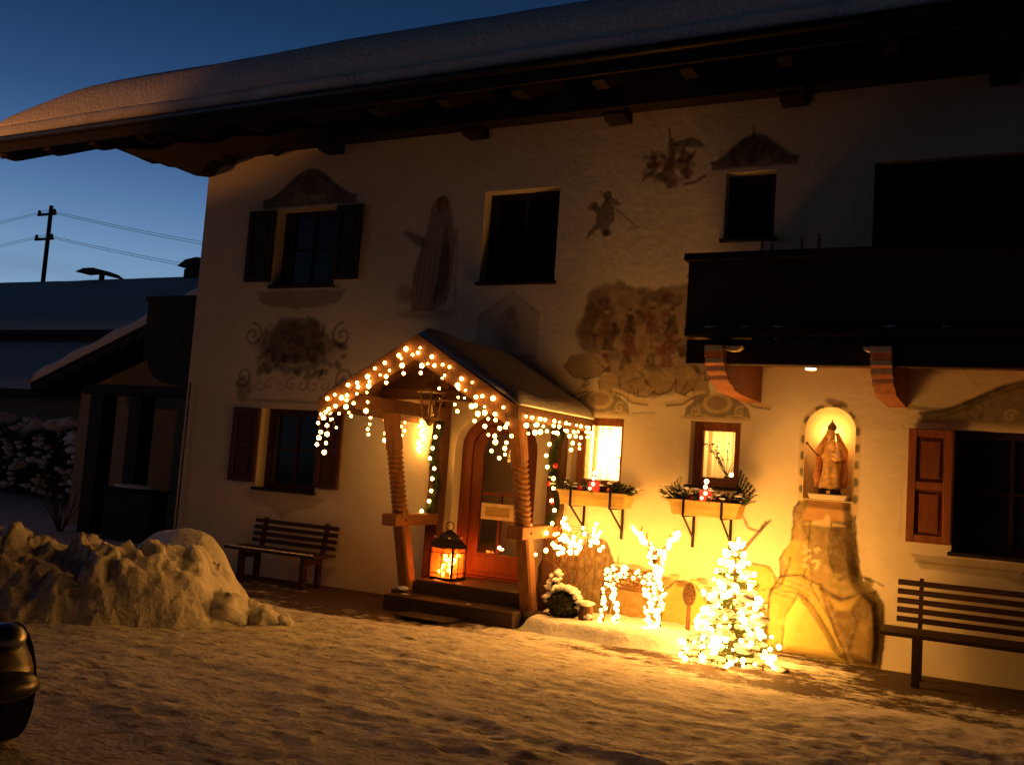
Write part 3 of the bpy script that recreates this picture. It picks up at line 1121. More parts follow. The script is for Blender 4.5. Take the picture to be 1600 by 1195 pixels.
# recessed spotlight under the balcony
sp = thing('spotlight', 'small round recessed spotlight lit under the balcony floor', 'spotlight', (-1.58, -0.62, 2.78))
MB().lathe([(0.06, 0.0), (0.065, 0.02), (0.05, 0.08), (0.02, 0.079)], (-1.58, -0.62, 2.779), 16).build('housing', 'grey_metal', sp, smooth=True)
MB().lathe([(0.01, 0), (0.048, 0.0), (0.05, 0.008), (0.01, 0.009)], (-1.58, -0.62, 2.769), 16).build('lens', 'bulb_spot', sp)
lamp('beam', 'SPOT', sp, (-1.58, -0.62, 2.755), L_SPOT, (1.0, 0.40, 0.065), 0.04, (-1.56, -0.25, 0.0), R(120), 0.9)

# plants standing behind the balcony rail
for i, (px_, hh) in enumerate(((-1.95, 0.22), (-1.86, 0.25), (-1.60, 0.20), (-1.45, 0.22))):
    pl = thing('potted_conifer', 'slim dark potted conifer behind the balcony rail', 'plant', (px_, -1.25, 2.90), 'slim conifers behind the balcony rail')
    MB().lathe([(0.05, 0.0), (0.065, 0.16), (0.06, 0.162)], (px_, -1.25, 2.901), 12).build('pot', 'roof_tile', pl)
    nd = MB()
    for q in range(16):
        z = 3.08 + (0.60 + hh) * q / 16
        for a in range(6):
            t = a * 1.05 + q
            r_ = 0.055 * (1 - q / 19)
            nd.needles((px_, -1.25, z), (px_ + r_ * math.cos(t), -1.25 + r_ * math.sin(t), z + 0.06), 5, 0.03, .8, .004, q * 7 + a)
    nd.tube([(px_, -1.25, 3.05), (px_, -1.25, 3.05 + 0.6 + hh)], 0.006, 5)
    nd.build('foliage', 'needles_dark', pl)

# balcony on the gable side, its end showing past the corner
gb = bpy.data.objects.new('gable_balcony', None)
COL.objects.link(gb)
gb.location = (-10.8, 3, 2.8)
attach(gb, house)
box('deck', 'dark_wood', gb, -11.42, XL - 0.003, 0.30, 8.0, 2.84, 2.96)
box('rail', 'dark_wood', gb, -11.46, XL - 0.003, 0.27, 0.36, 3.74, 3.81, bevel=0.01)
box('rail', 'dark_wood', gb, -11.46, -11.36, 0.361, 8.0, 3.741, 3.809, bevel=0.01)
first = None
for i in range(8):
    xx = -11.36 + i * 0.158
    if first is None:
        first = MB().box(-0.072, 0.072, 0.305, 0.335, 2.961, 3.739).build('board', DK, gb)
        first.location = (xx, 0, 0)
        attach(first, gb)
    else:
        dup(first, gb, (xx, 0, 0))
for i in range(40):
    yy = 0.46 + i * 0.158
    if i == 0:
        sb = MB().box(-11.425, -11.395, -0.072, 0.072, 2.961, 3.74).build('board', DK, gb)
        sb.location = (0, yy, 0)
        attach(sb, gb)
    else:
        dup(sb, gb, (0, yy, 0))
MB().prism([(-11.38, 2.84), (-11.32, 2.72), (-11.2, 2.60), (-11.05, 2.53), (-10.8, 2.49), (XL - 0.003, 2.46), (XL - 0.003, 2.84)], 'y', 0.34, 0.52).build('bracket', 'dark_wood', gb)
MB().tube([(XL + 0.10, -0.05, 0.3), (XL + 0.10, -0.05, 2.5)], 0.012, 6).build('lightning_rod', 'black_iron', house)


# ------------------------------------------------------------------ wall paintings
class Fresco:
    count = 0
    """paint on a sheet of plaster: colour and coverage per point"""

    def __init__(self, x0, x1, z0, z1, res):
        self.xs = np.arange(x0, x1 + res * .5, res)
        self.zs = np.arange(z0, z1 + res * .5, res)
        self.X, self.Z = np.meshgrid(self.xs, self.zs)
        self.C = np.zeros(self.X.shape + (3,)) + np.array([0.4, 0.3, 0.2])
        self.A = np.zeros(self.X.shape)
        self.res = res
        self.mask = np.ones(self.X.shape, bool)

    def lay(self, cover, col, a):
        k = np.clip(cover, 0, 1) * a
        col = np.array(col)
        na = k + self.A * (1 - k)
        w = np.where(na > 1e-6, k / np.maximum(na, 1e-6), 0)
        self.C = self.C * (1 - w[..., None]) + col * w[..., None]
        self.A = na

    def poly(self, pts, col, a=0.9, soft=None, wob=0.0, seed=0):
        X, Z = self.X, self.Z
        if wob:
            X = X + wob * (vnoise(self.X * 9, self.Z * 9, seed, 3) - 0.5)
            Z = Z + wob * (vnoise(self.X * 9, self.Z * 9, seed + 1, 3) - 0.5)
        ins = np.zeros(X.shape, bool)
        dist = np.full(X.shape, 1e9)
        n = len(pts)
        for i in range(n):
            (ax, az), (bx, bz) = pts[i], pts[(i + 1) % n]
            cond = ((az > Z) != (bz > Z)) & (X < (bx - ax) * (Z - az) / ((bz - az) or 1e-9) + ax)
            ins ^= cond
            dx, dz = bx - ax, bz - az
            t = np.clip(((X - ax) * dx + (Z - az) * dz) / (dx * dx + dz * dz + 1e-12), 0, 1)
            dist = np.minimum(dist, np.hypot(X - ax - t * dx, Z - az - t * dz))
        s = soft or self.res
        self.lay(np.where(ins, 0.5 + dist / s, 0.5 - dist / s), col, a)
        return self

    def depth(self, pts, edge):
        """0 at the outline, 1 further than edge inside it"""
        ins = np.zeros(self.X.shape, bool)
        dist = np.full(self.X.shape, 1e9)
        for (ax, az), (bx, bz) in zip(pts, pts[1:] + pts[:1]):
            ins ^= ((az > self.Z) != (bz > self.Z)) & (self.X < (bx - ax) * (self.Z - az) / ((bz - az) or 1e-9) + ax)
            dx, dz = bx - ax, bz - az
            t = np.clip(((self.X - ax) * dx + (self.Z - az) * dz) / (dx * dx + dz * dz + 1e-12), 0, 1)
            dist = np.minimum(dist, np.hypot(self.X - ax - t * dx, self.Z - az - t * dz))
        k = np.where(ins, np.clip(dist / edge, 0, 1), 0)
        return k * k * (3 - 2 * k)

    def ell(self, cx, cz, rx, rz, col, a=0.9, soft=0.25, rot=0.0, wob=0.0, seed=0):
        dx, dz = self.X - cx, self.Z - cz
        c, s = math.cos(rot), math.sin(rot)
        u, v = (dx * c + dz * s) / rx, (-dx * s + dz * c) / rz
        d = np.hypot(u, v)
        if wob:
            d = d + wob * (vnoise(self.X * 12, self.Z * 12, seed, 3) - 0.5)
        self.lay((1 - d) / soft + 0.5, col, a)
        return self

    def line(self, pts, w, col, a=0.9, wob=0.01, seed=0):
        X = self.X + wob * (vnoise(self.X * 14, self.Z * 14, seed, 3) - 0.5)
        Z = self.Z + wob * (vnoise(self.X * 14, self.Z * 14, seed + 3, 3) - 0.5)
        dist = np.full(X.shape, 1e9)
        for (ax, az), (bx, bz) in zip(pts[:-1], pts[1:]):
            dx, dz = bx - ax, bz - az
            t = np.clip(((X - ax) * dx + (Z - az) * dz) / (dx * dx + dz * dz + 1e-12), 0, 1)
            dist = np.minimum(dist, np.hypot(X - ax - t * dx, Z - az - t * dz))
        self.lay((w / 2 - dist) / self.res + 0.5, col, a)
        return self

    def scroll(self, cx, cz, r, turns, a0, w, col, a=0.8, flip=1):
        pts = []
        for t in np.linspace(0, 1, 26):
            q = a0 + flip * turns * 2 * math.pi * t
            pts.append((cx + r * (1 - 0.85 * t) * math.cos(q), cz + r * (1 - 0.85 * t) * math.sin(q)))
        return self.line(pts, w, col, a, 0.0)

    def build(self, name, y=-0.004, label=None):
        Fresco.count += 1
        y = -0.0005 - 0.00007 * Fresco.count
        for (ox0, ox1, oz0, oz1, arch) in OPEN.values():
            if not arch:
                self.mask = self.mask & ~((self.X > ox0 - .002) & (self.X < ox1 + .002) & (self.Z > oz0 - .04) & (self.Z < oz1 + .002))
        grain = vnoise(self.X * 22, self.Z * 22, 77, 4, 0.6)
        A = np.clip(self.A * (0.80 + 0.36 * grain), 0, 1)
        C = self.C * (0.86 + 0.28 * vnoise(self.X * 7, self.Z * 7, 78, 3))[..., None]
        nz, nx = self.X.shape
        V = np.stack([self.X, np.full(self.X.shape, y) - getattr(self, 'relief', 0), self.Z], -1).reshape(-1, 3)
        I = np.arange(nx * nz).reshape(nz, nx)
        F_ = np.stack([I[:-1, :-1], I[:-1, 1:], I[1:, 1:], I[1:, :-1]], -1)
        keep = (self.mask[:-1, :-1] & self.mask[:-1, 1:] & self.mask[1:, 1:] & self.mask[1:, :-1])
        F_ = F_[keep].reshape(-1, 4)
        me = bpy.data.meshes.new(name)
        me.from_pydata(V.tolist(), [], F_.tolist())
        at_ = me.attributes.new('paint', 'FLOAT_COLOR', 'POINT')
        data = np.concatenate([C.reshape(-1, 3), A.reshape(-1, 1)], 1).astype(np.float32)
        at_.data.foreach_set('color', data.reshape(-1))
        me.materials.append(MATS['fresco'])
        o = bpy.data.objects.new(name, me)
        COL.objects.link(o)
        attach(o, house)
        if label:
            o['label'] = label
        return o


BR, DB, OL, GR, CR, RD, BL = (0.115, 0.055, 0.026), (0.035, 0.018, 0.010), (0.085, 0.062, 0.030), (0.10, 0.09, 0.075), (0.58, 0.47, 0.28), (0.14, 0.045, 0.024), (0.06, 0.06, 0.065)


def pediment(f, cx, z, hw, h, dark=OL, a=0.75, crest=True):
    """baroque painted gable over a window"""
    pts = [(cx - hw, z)]
    for t in np.linspace(0, 1, 15):
        x = cx - hw + 2 * hw * t
        s = abs(2 * t - 1)
        pts.append((x, z + h * (0.22 + 0.78 * (math.cos(s * math.pi) * 0.5 + 0.5))))
    pts.append((cx + hw, z))
    f.poly(pts, dark, a, wob=0.02, seed=3)
    f.line(pts[1:-1], 0.035, GR, 0.9)
    f.line([(p, q - 0.05) for p, q in pts[2:-2]], 0.015, DB, 0.8)
    for sgn in (-1, 1):
        f.scroll(cx + sgn * hw * 0.55, z + h * 0.30, h * 0.24, 1.3, 1.5 if sgn > 0 else 1.6, 0.022, GR, 0.9, sgn)
        f.scroll(cx + sgn * hw * 0.24, z + h * 0.22, h * 0.15, 1.2, 0.5, 0.018, CR, 0.7, -sgn)
    if crest:
        f.ell(cx, z + h * 0.55, h * 0.25, h * 0.30, GR, 0.9)
        f.ell(cx, z + h * 0.55, h * 0.17, h * 0.21, BR, 0.9)
        f.line([(cx - h * .2, z + h * .2), (cx, z + h * .3), (cx + h * .2, z + h * .2)], 0.02, CR, 0.8)


# upper left window: pediment, apron and garland group below
f = Fresco(-9.35, -7.25, 4.91, 5.50, 0.022)
pediment(f, -8.30, 4.93, 0.78, 0.50, (0.07, 0.055, 0.04), 0.85)
f.build('mural')
f = Fresco(-9.35, -7.2, 2.22, 3.80, 0.02)
f.poly([(-9.05, 3.78), (-7.55, 3.78), (-7.65, 3.62), (-7.9, 3.56), (-8.3, 3.53), (-8.7, 3.56), (-8.95, 3.62)], BR, 0.55, wob=.03)
f.ell(-8.30, 3.02, 0.66, 0.36, OL, 0.7, 0.3, wob=0.5, seed=5)
f.poly([(-8.6, 3.42), (-8.0, 3.42), (-7.85, 3.1), (-7.95, 2.82), (-8.65, 2.82), (-8.75, 3.1)], DB, 0.55, wob=.06)
rr = random.Random(4)
for k in range(60):
    q = rr.uniform(0, 6.28)
    rx = rr.uniform(0.25, 1.0)
    c = rr.choice([DB, OL, BR, GR, BL])
    f.ell(-8.30 + 0.82 * rx * math.cos(q), 2.98 + 0.42 * rx * math.sin(q), rr.uniform(.03, .09), rr.uniform(.02, .06), c, 0.65, 0.5, rr.uniform(0, 3), 0.3, k)
for sgn in (-1, 1):
    f.scroll(-8.3 + sgn * 0.75, 3.18, 0.17, 1.4, 1.57, 0.03, DB, 0.7, sgn)
    f.scroll(-8.3 + sgn * 0.85, 2.62, 0.15, 1.3, 4.0, 0.03, DB, 0.7, -sgn)
    f.ell(-8.3 + sgn * 0.82, 2.45, 0.14, 0.16, OL, 0.6, 0.5, 0, 0.5, 3)
for k in range(7):
    f.scroll(-8.85 + k * 0.18, 2.52, 0.10, 1.1, 0.4 * k, 0.022, GR, 0.6, 1 if k % 2 else -1)
f.line([(-8.5, 2.80), (-8.3, 2.77), (-8.05, 2.81)], 0.025, CR, 0.6)
f.line([(-9.15, 2.30), (-7.4, 2.30)], 0.04, BR, 0.5)
f.build('mural')
# apron under the lower left window
f = Fresco(-9.0, -7.5, 0.72, 1.09, 0.025)
f.poly([(-8.95, 1.08), (-7.6, 1.08), (-7.75, 0.95), (-8.1, 0.88), (-8.27, 0.76), (-8.45, 0.88), (-8.8, 0.95)], BR, 0.35, wob=.03)
f.build('mural')

# cloaked standing figure between the upper windows
f = Fresco(-6.85, -5.75, 3.35, 5.05, 0.018)
f.poly([(-6.25, 4.92), (-6.10, 4.85), (-6.02, 4.60), (-5.95, 4.35), (-5.97, 4.0), (-6.0, 3.62), (-6.2, 3.50), (-6.5, 3.48), (-6.56, 3.7), (-6.5, 4.1), (-6.45, 4.35), (-6.38, 4.55), (-6.33, 4.85)], RD, 0.62, wob=.05)
f.ell(-6.19, 4.83, 0.085, 0.11, BR, 0.85)
f.ell(-6.18, 4.81, 0.05, 0.07, (0.35, 0.2, 0.12), 0.7)
f.poly([(-6.42, 4.42), (-6.70, 4.52), (-6.74, 4.47), (-6.5, 4.30), (-6.38, 4.28)], DB, 0.6, wob=.03)
f.poly([(-6.12, 4.62), (-6.02, 4.2), (-6.05, 3.7), (-6.22, 3.6), (-6.16, 4.1)], DB, 0.65, wob=.04)
for k in range(7):
    x_ = -6.47 + k * 0.07
    f.line([(x_ + .05, 4.4 - .03 * k), (x_ + .02, 4.0), (x_, 3.55)], 0.02, DB, 0.5, 0.03, k)
f.line([(-5.95, 4.5), (-5.90, 3.6)], 0.03, BR, 0.5, .02)
f.ell(-6.65, 3.70, 0.12, 0.12, DB, 0.45, 0.6, 0, .4, 2)
f.ell(-6.3, 3.45, 0.40, 0.08, BR, 0.45, 0.6, 0, .4, 2)
f.build('mural')

# framed picture over the porch
f = Fresco(-5.75, -4.6, 2.85, 3.75, 0.02)
f.poly([(-5.55, 2.92), (-4.72, 2.92), (-4.72, 3.42), (-5.13, 3.70), (-5.55, 3.42)], BR, 0.28)
f.line([(-5.55, 2.92), (-4.72, 2.92), (-4.72, 3.42), (-5.13, 3.70), (-5.55, 3.42), (-5.55, 2.92)], 0.03, BR, 0.35)
f.ell(-5.15, 3.22, 0.16, 0.26, DB, 0.4, 0.6, 0, .5, 4)
f.ell(-5.13, 3.45, 0.07, 0.08, BR, 0.5)
f.build('mural')

# little flying figure with a spear
f = Fresco(-4.35, -3.55, 4.25, 4.95, 0.015)
f.poly([(-4.02, 4.75), (-3.92, 4.66), (-3.90, 4.52), (-3.97, 4.40), (-3.95, 4.33), (-4.02, 4.31), (-4.08, 4.42), (-4.15, 4.35), (-4.23, 4.29), (-4.22, 4.38), (-4.13, 4.48), (-4.12, 4.58), (-4.20, 4.66), (-4.16, 4.73), (-4.08, 4.66)], DB, 0.75, wob=.03)
f.ell(-4.00, 4.79, 0.05, 0.055, BR, 0.85)
f.line([(-4.10, 4.85), (-3.98, 4.70), (-3.62, 4.40)], 0.016, DB, 0.8, .004)
f.ell(-4.18, 4.68, 0.07, 0.04, BR, 0.7, .4, .6)
f.ell(-3.93, 4.72, 0.10, 0.035, BR, 0.7, .4, -.5)
f.ell(-3.98, 4.36, 0.05, 0.04, DB, 0.8)
f.build('mural')

# clustered figures above it
f = Fresco(-3.8, -2.75, 4.75, 5.55, 0.015)
rr = random.Random(9)
for k in range(80):
    q = rr.uniform(0, 6.28)
    rd = rr.random() ** .6
    x_, z_ = -3.30 + 0.30 * rd * math.cos(q), 5.08 + 0.22 * rd * math.sin(q)
    f.ell(x_, z_, rr.uniform(.03, .075), rr.uniform(.02, .05), rr.choice([DB, BR, BR, RD, (0.3, 0.2, 0.12)]), 0.62, .5, q + rr.uniform(-.5, .5), .4, k)
for k in range(5):
    q = 0.3 + k * 1.05
    f.line([(-3.3 + .2 * math.cos(q), 5.08 + .14 * math.sin(q)), (-3.3 + .34 * math.cos(q + .25), 5.08 + .25 * math.sin(q + .25))], 0.045, DB, 0.6, .03, k)
f.poly([(-3.32, 5.40), (-3.20, 5.36), (-3.05, 5.38), (-2.88, 5.28), (-3.0, 5.26), (-3.18, 5.30), (-3.28, 5.30)], DB, 0.75, wob=.03)
f.line([(-3.32, 5.5), (-3.30, 5.36)], 0.03, DB, .7)
f.line([(-3.1, 4.86), (-2.98, 4.88), (-2.88, 4.94)], 0.035, DB, .7)
f.build('mural')

# over the upper right window
f = Fresco(-2.85, -1.85, 4.97, 5.48, 0.02)
pediment(f, -2.36, 4.99, 0.46, 0.36, (0.085, 0.06, 0.035), 0.85, False)
f.ell(-2.4, 5.16, 0.30, 0.13, DB, 0.6, .5, 0, .5, 3)
f.line([(-2.38, 5.3), (-2.38, 5.44)], 0.03, DB, .7)
f.build('mural')

# large rocky crowd scene left of the balcony, with the scroll gables over the two lit windows
f = Fresco(-4.75, -1.95, 2.29, 3.95, 0.0135)
f.poly([(-4.20, 3.55), (-4.05, 3.72), (-3.8, 3.78), (-3.4, 3.68), (-3.0, 3.76), (-2.72, 3.75), (-2.74, 2.75), (-2.9, 2.60), (-3.3, 2.52), (-3.75, 2.62), (-3.95, 2.9), (-4.25, 3.05), (-4.28, 3.3)], BR, 0.72, 0.06, wob=.12, seed=9)
f.ell(-4.02, 3.32, 0.20, 0.28, DB, 0.6, .5, 0, .5, 6)
rr = random.Random(12)
PAL = [BR, DB, (0.16, 0.09, 0.04), (0.20, 0.13, 0.065), RD, (0.27, 0.20, 0.12), OL, DB]
for k in range(90):
    x_, z_ = rr.uniform(-4.15, -2.78), rr.uniform(2.95, 3.70)
    f.ell(x_, z_, rr.uniform(.03, .10), rr.uniform(.025, .09), rr.choice(PAL), 0.6, .5, rr.uniform(0, 3), .5, k)
# figures: heads over robes
for k in range(15):
    x_ = -3.9 + (k % 5) * 0.24 + rr.uniform(-.05, .05)
    z_ = 3.02 + (k // 5) * 0.20 + rr.uniform(-.04, .04)
    robe = rr.choice([RD, DB, BR, (0.18, 0.11, 0.05), OL, (0.24, 0.17, 0.09)])
    f.poly([(x_ - .03, z_), (x_ + .04, z_), (x_ + .085, z_ - .22), (x_ - .08, z_ - .22)], robe, 0.8, wob=.04, seed=k)
    f.line([(x_ + .01, z_ - .02), (x_ + .03, z_ - .2)], 0.012, DB, .7, .02, k)
    f.ell(x_, z_ + .035, .026, .034, (0.30, 0.20, 0.12), 0.85)
    f.ell(x_, z_ + .058, .028, .018, DB, 0.8)
# pale boulders under the crowd
for k, (x_, z_, rx, rz) in enumerate(((-4.12, 2.84, .26, .17), (-3.86, 2.66, .14, .12), (-3.55, 2.72, .18, .15), (-3.25, 2.70, .16, .13), (-2.98, 2.72, .13, .17), (-2.80, 2.62, .10, .14), (-3.42, 2.58, .10, .08), (-2.68, 2.80, .10, .10))):
    P_ = [(x_ + rx * (1 + .25 * rr.uniform(-1, 1)) * math.cos(t), z_ + rz * (1 + .25 * rr.uniform(-1, 1)) * math.sin(t)) for t in np.linspace(0, 6.28, 9)[:-1]]
    f.poly(P_, (0.27, 0.20, 0.11), 0.85, .02, .03, k)
    f.poly([P_[0], P_[1], P_[2], (x_, z_)], (0.36, 0.28, 0.16), 0.7, .02, .02, k)
    f.line(P_[4:] + P_[:1], 0.018, DB, .75, .02, k)
for k in range(12):
    x_, z_ = rr.uniform(-4.2, -2.75), rr.uniform(2.55, 3.0)
    f.line([(x_, z_), (x_ + rr.uniform(-.08, .12), z_ - rr.uniform(.03, .14)), (x_ + rr.uniform(-.1, .16), z_ - rr.uniform(.12, .2))], 0.016, DB, .65, .04, k)
# pale cornice blocks by the balcony
f.poly([(-3.02, 3.93), (-2.60, 3.93), (-2.60, 3.84), (-2.95, 3.83)], CR, .5, wob=.03)
f.poly([(-2.98, 3.80), (-2.62, 3.84), (-2.58, 3.72), (-2.85, 3.68)], (0.5, .42, .28), .7, wob=.03)
f.line([(-3.02, 3.83), (-2.8, 3.80)], 0.03, DB, .7)
# gables over the lit windows
for cx in (-3.94, -2.62):
    f.poly([(cx - .36, 2.30), (cx + .36, 2.30), (cx + .33, 2.42), (cx + .24, 2.50), (cx + .12, 2.56), (cx - .12, 2.56), (cx - .24, 2.50), (cx - .33, 2.42)], (0.15, 0.13, 0.085), .85, wob=.02)
    f.ell(cx, 2.47, .155, .105, CR, .85)
    f.ell(cx, 2.47, .115, .075, (0.24, 0.18, 0.10), .9)
    for sgn in (-1, 1):
        f.line([(cx + sgn * .16, 2.58), (cx + sgn * .26, 2.55), (cx + sgn * .38, 2.47), (cx + sgn * .55, 2.45)], .05, CR, .85, .01)
        f.line([(cx + sgn * .16, 2.555), (cx + sgn * .26, 2.525), (cx + sgn * .38, 2.445), (cx + sgn * .55, 2.425)], .018, DB, .8, .01)
        f.scroll(cx + sgn * .24, 2.385, .06, 1.2, 1.0, .018, CR, .85, sgn)
        f.line([(cx + sgn * .10, 2.33), (cx + sgn * .2, 2.35), (cx + sgn * .32, 2.33)], .016, CR, .8)
    f.line([(cx - .38, 2.305), (cx + .38, 2.305)], .035, CR, .8, .004)
f.line([(-3.55, 2.33), (-3.30, 2.34)], .015, DB, .5)
f.build('mural')

# painted rocks along the foot of the wall and up to the niche
f = Fresco(-4.62, -0.80, 0.0, 2.62, 0.0135)
DKR, MDR, LTR, OUT = (0.085, 0.052, 0.018), (0.22, 0.155, 0.045), (0.40, 0.32, 0.085), (0.035, 0.020, 0.008)


def rock(pts, col, out=True, wob=.03, seed=0, shade=None):
    f.poly(pts, col, .95, .012, wob, seed)
    if shade:
        f.poly(shade, tuple(c * .62 for c in col), .75, .05, wob, seed)
    if out:
        f.line(pts + pts[:1], .022, OUT, .85, wob, seed)


# dark humps left
rock([(-4.55, 0.0), (-4.55, 0.55), (-4.42, 0.80), (-4.25, 0.86), (-4.1, 0.74), (-4.05, 0.5), (-4.0, 0.0)], DKR, seed=1)
rock([(-4.12, 0.0), (-4.12, 0.6), (-4.02, 0.85), (-3.88, 0.95), (-3.75, 0.90), (-3.66, 0.70), (-3.64, 0.35), (-3.72, 0.0)], (0.13, 0.085, 0.035), seed=2)
for x_ in (-4.02, -3.9, -3.78):
    f.line([(x_, .1), (x_ + .03, .5), (x_ + .02, .82)], .016, OUT, .6, .03, 5)
# far landscape
f.poly([(-3.66, .62), (-3.45, .72), (-3.2, .66), (-2.95, .60), (-2.95, .50), (-3.66, .48)], MDR, .6, .03, .03)
for k in range(5):
    f.line([(-3.64, .70 - .04 * k), (-3.35, .70 - .045 * k), (-3.05, .60 - .03 * k)], .014, OUT, .6, .03, k)
f.line([(-3.61, .78), (-3.61, .62)], .02, OUT, .7)
rock([(-3.66, 0), (-3.62, .4), (-3.45, .52), (-3.2, .45), (-3.05, .2), (-3.0, 0)], MDR, seed=3)
rock([(-3.1, 0), (-3.1, .45), (-2.95, .60), (-2.75, .58), (-2.6, .4), (-2.52, .1), (-2.5, 0)], LTR, seed=4)
rock([(-2.62, .05), (-2.6, .5), (-2.45, .62), (-2.3, .55), (-2.2, .3), (-2.22, .05)], LTR, seed=5)
rock([(-2.5, .5), (-2.45, .72), (-2.2, .86), (-2.0, .84), (-1.92, .7), (-1.95, .5), (-2.2, .42)], LTR, seed=6)
rock([(-2.4, 0), (-2.4, .42), (-2.1, .5), (-1.95, .3), (-1.93, 0)], MDR, seed=7)
# tall rock under the niche
body = [(-2.02, .02), (-2.0, .35), (-1.98, .62), (-1.88, .72), (-1.90, .95), (-1.80, 1.10), (-1.78, 1.45), (-1.70, 1.62), (-1.66, 1.58), (-1.27, 1.56), (-1.22, 1.48), (-1.18, 1.10), (-1.13, .80), (-1.0, .72), (-.92, .60), (-.90, .30), (-.93, .0)]
rock(body, MDR, seed=8)
f.poly([(-1.88, .95), (-1.80, 1.12), (-1.60, 1.15), (-1.62, .80), (-1.80, .78)], LTR, .9, .02, .04, 1)
f.poly([(-1.64, 1.56), (-1.33, 1.55), (-1.30, 1.36), (-1.70, 1.34)], (0.44, 0.25, 0.10), .9, .02, .03, 2)
f.poly([(-1.40, 1.34), (-1.22, 1.40), (-1.18, 1.08), (-1.14, .80), (-1.35, .78), (-1.45, 1.0)], DKR, .85, .04, .04, 3)
f.poly([(-1.62, 1.32), (-1.42, 1.33), (-1.42, .95), (-1.62, .9)], (0.20, 0.145, 0.055), .85, .03, .04, 4)
f.poly([(-1.70, 1.30), (-1.50, 1.36), (-1.28, 1.31), (-1.48, 1.29)], CR, .8, .015, .02, 5)
f.ell(-1.46, 1.36, .03, .055, CR, .8)
# big slab front
rock([(-2.0, .03), (-1.99, .55), (-1.90, .75), (-1.70, .80), (-1.50, .72), (-1.40, .45), (-1.22, .02)], LTR, seed=9)
rock([(-1.85, .03), (-1.82, .40), (-1.70, .62), (-1.62, .58), (-1.42, .30), (-1.22, .0)], (0.47, 0.38, 0.10), seed=10)
f.poly([(-1.52, .70), (-1.30, .62), (-1.10, .70), (-.98, .62), (-.94, .3), (-.97, .02), (-1.2, .02), (-1.38, .4)], (0.125, 0.08, 0.026), .9, .03, .04, 11)
f.poly([(-1.18, .15), (-1.12, .40), (-1.08, .50), (-1.03, .3), (-1.06, .1)], MDR, .8, .03, .03, 12)
for k in range(4):
    f.line([(-1.95, .74 - .05 * k), (-1.75, .72 - .05 * k), (-1.6, .66 - .05 * k)], .013, OUT, .6, .03, k)
f.line([(-1.6, .72), (-1.45, .5), (-1.38, .4), (-1.25, .05)], .016, OUT, .7, .04, 2)
f.line([(-1.98, .62), (-1.86, .70), (-1.80, .95)], .02, OUT, .8, .03, 4)
f.line([(-1.62, 1.33), (-1.63, .92), (-1.66, .80)], .016, OUT, .7, .03, 5)
f.line([(-1.42, 1.33), (-1.44, 1.05), (-1.36, .80)], .016, OUT, .7, .03, 6)
f.line([(-1.50, .70), (-1.30, .60), (-1.12, .69), (-1.0, .72)], .02, OUT, .8, .03, 7)
f.line([(-1.22, .60), (-1.15, .42), (-1.20, .15), (-1.15, .02)], .016, OUT, .7, .03, 8)
f.poly([(-1.46, .66), (-1.30, .58), (-1.14, .66), (-1.2, .52), (-1.34, .50)], LTR, .7, .03, .03, 13)
f.poly([(-1.88, .30), (-1.70, .60), (-1.64, .50), (-1.74, .2)], (0.55, 0.46, 0.15), .6, .05, .03, 14)
for k in range(9):
    f.line([(-1.80 + .02 * k, 1.45 - .035 * k), (-1.72 + .015 * k, 1.44 - .04 * k)], .010, OUT, .5, .02, k)
for k in range(14):
    x_ = -3.05 + .075 * k
    f.ell(x_, .58 + .05 * math.sin(k * 1.7), .06, .035, (MDR, LTR, DKR)[k % 3], .7, .4, .3 * math.sin(k), .4, k)
    f.line([(x_ - .05, .60 + .05 * math.sin(k * 1.7)), (x_ + .04, .61 + .05 * math.sin(k * 1.7))], .012, OUT, .7, .03, k)
# leaves and blossom
rr = random.Random(5)
for k in range(16):
    f.ell(-1.40 + rr.uniform(-.05, .35), .74 + rr.uniform(-.06, .10), .05, .022, (0.20, .17, .06), .8, .4, rr.uniform(-.8, .8))
for k in range(16):
    f.ell(-1.60 + rr.uniform(-.07, .08), .98 + rr.uniform(-.10, .10), .026, .014, CR, .9, .4, rr.uniform(-1, 1))
f.line([(-1.60, .95), (-1.58, .72)], .012, OUT, .6)
f.line([(-1.12, .84), (-.98, .80), (-.92, .78)], .02, OUT, .7, .03)
# bare forked branch
f.line([(-2.32, .92), (-2.22, 1.05), (-2.12, 1.18), (-2.06, 1.28)], .035, OUT, .85, .02)
f.line([(-2.14, 1.18), (-2.24, 1.22), (-2.30, 1.32), (-2.29, 1.44), (-2.24, 1.48)], .026, OUT, .85, .02)
f.line([(-2.12, 1.18), (-2.02, 1.30)], .024, OUT, .85, .02)
# rope border of the niche: alternating light and dark pieces
cx, hw, spz = -1.47, 0.255, 2.225
pts = [(-1.735, 1.56 + .0)]
path = [(cx - hw - .0, 1.56 + k * .0333) for k in range(20)] + [(cx + hw * math.cos(t), spz + hw * math.sin(t)) for t in np.linspace(math.pi, 0, 25)[1:-1]] + [(cx + hw, 2.225 - k * .0333) for k in range(24)]
f.line(path, .075, CR, .9, .008)
for k in range(2, len(path) - 3, 5):
    f.line([path[k], path[k + 1]], .052, (0.07, .075, .035), .9, .012, k)
f.ell(-1.45, 2.52, .09, .035, RD, .7, .5, -.3, .3, 3)
f.ell(-1.36, 2.50, .05, .03, OUT, .6, .5, -.6, .3, 3)
f.relief = f.depth(body, .11) * (.018 + .045 * vnoise(f.X * 3.2, f.Z * 3.2, 91, 3)) + f.depth([(-1.85, .03), (-1.82, .40), (-1.70, .62), (-1.62, .58), (-1.42, .30), (-1.22, .0)], .05) * .025 + f.depth([(-1.52, .70), (-1.30, .62), (-1.10, .70), (-.98, .62), (-.94, .3), (-.97, .02), (-1.2, .02), (-1.38, .4)], .05) * .02
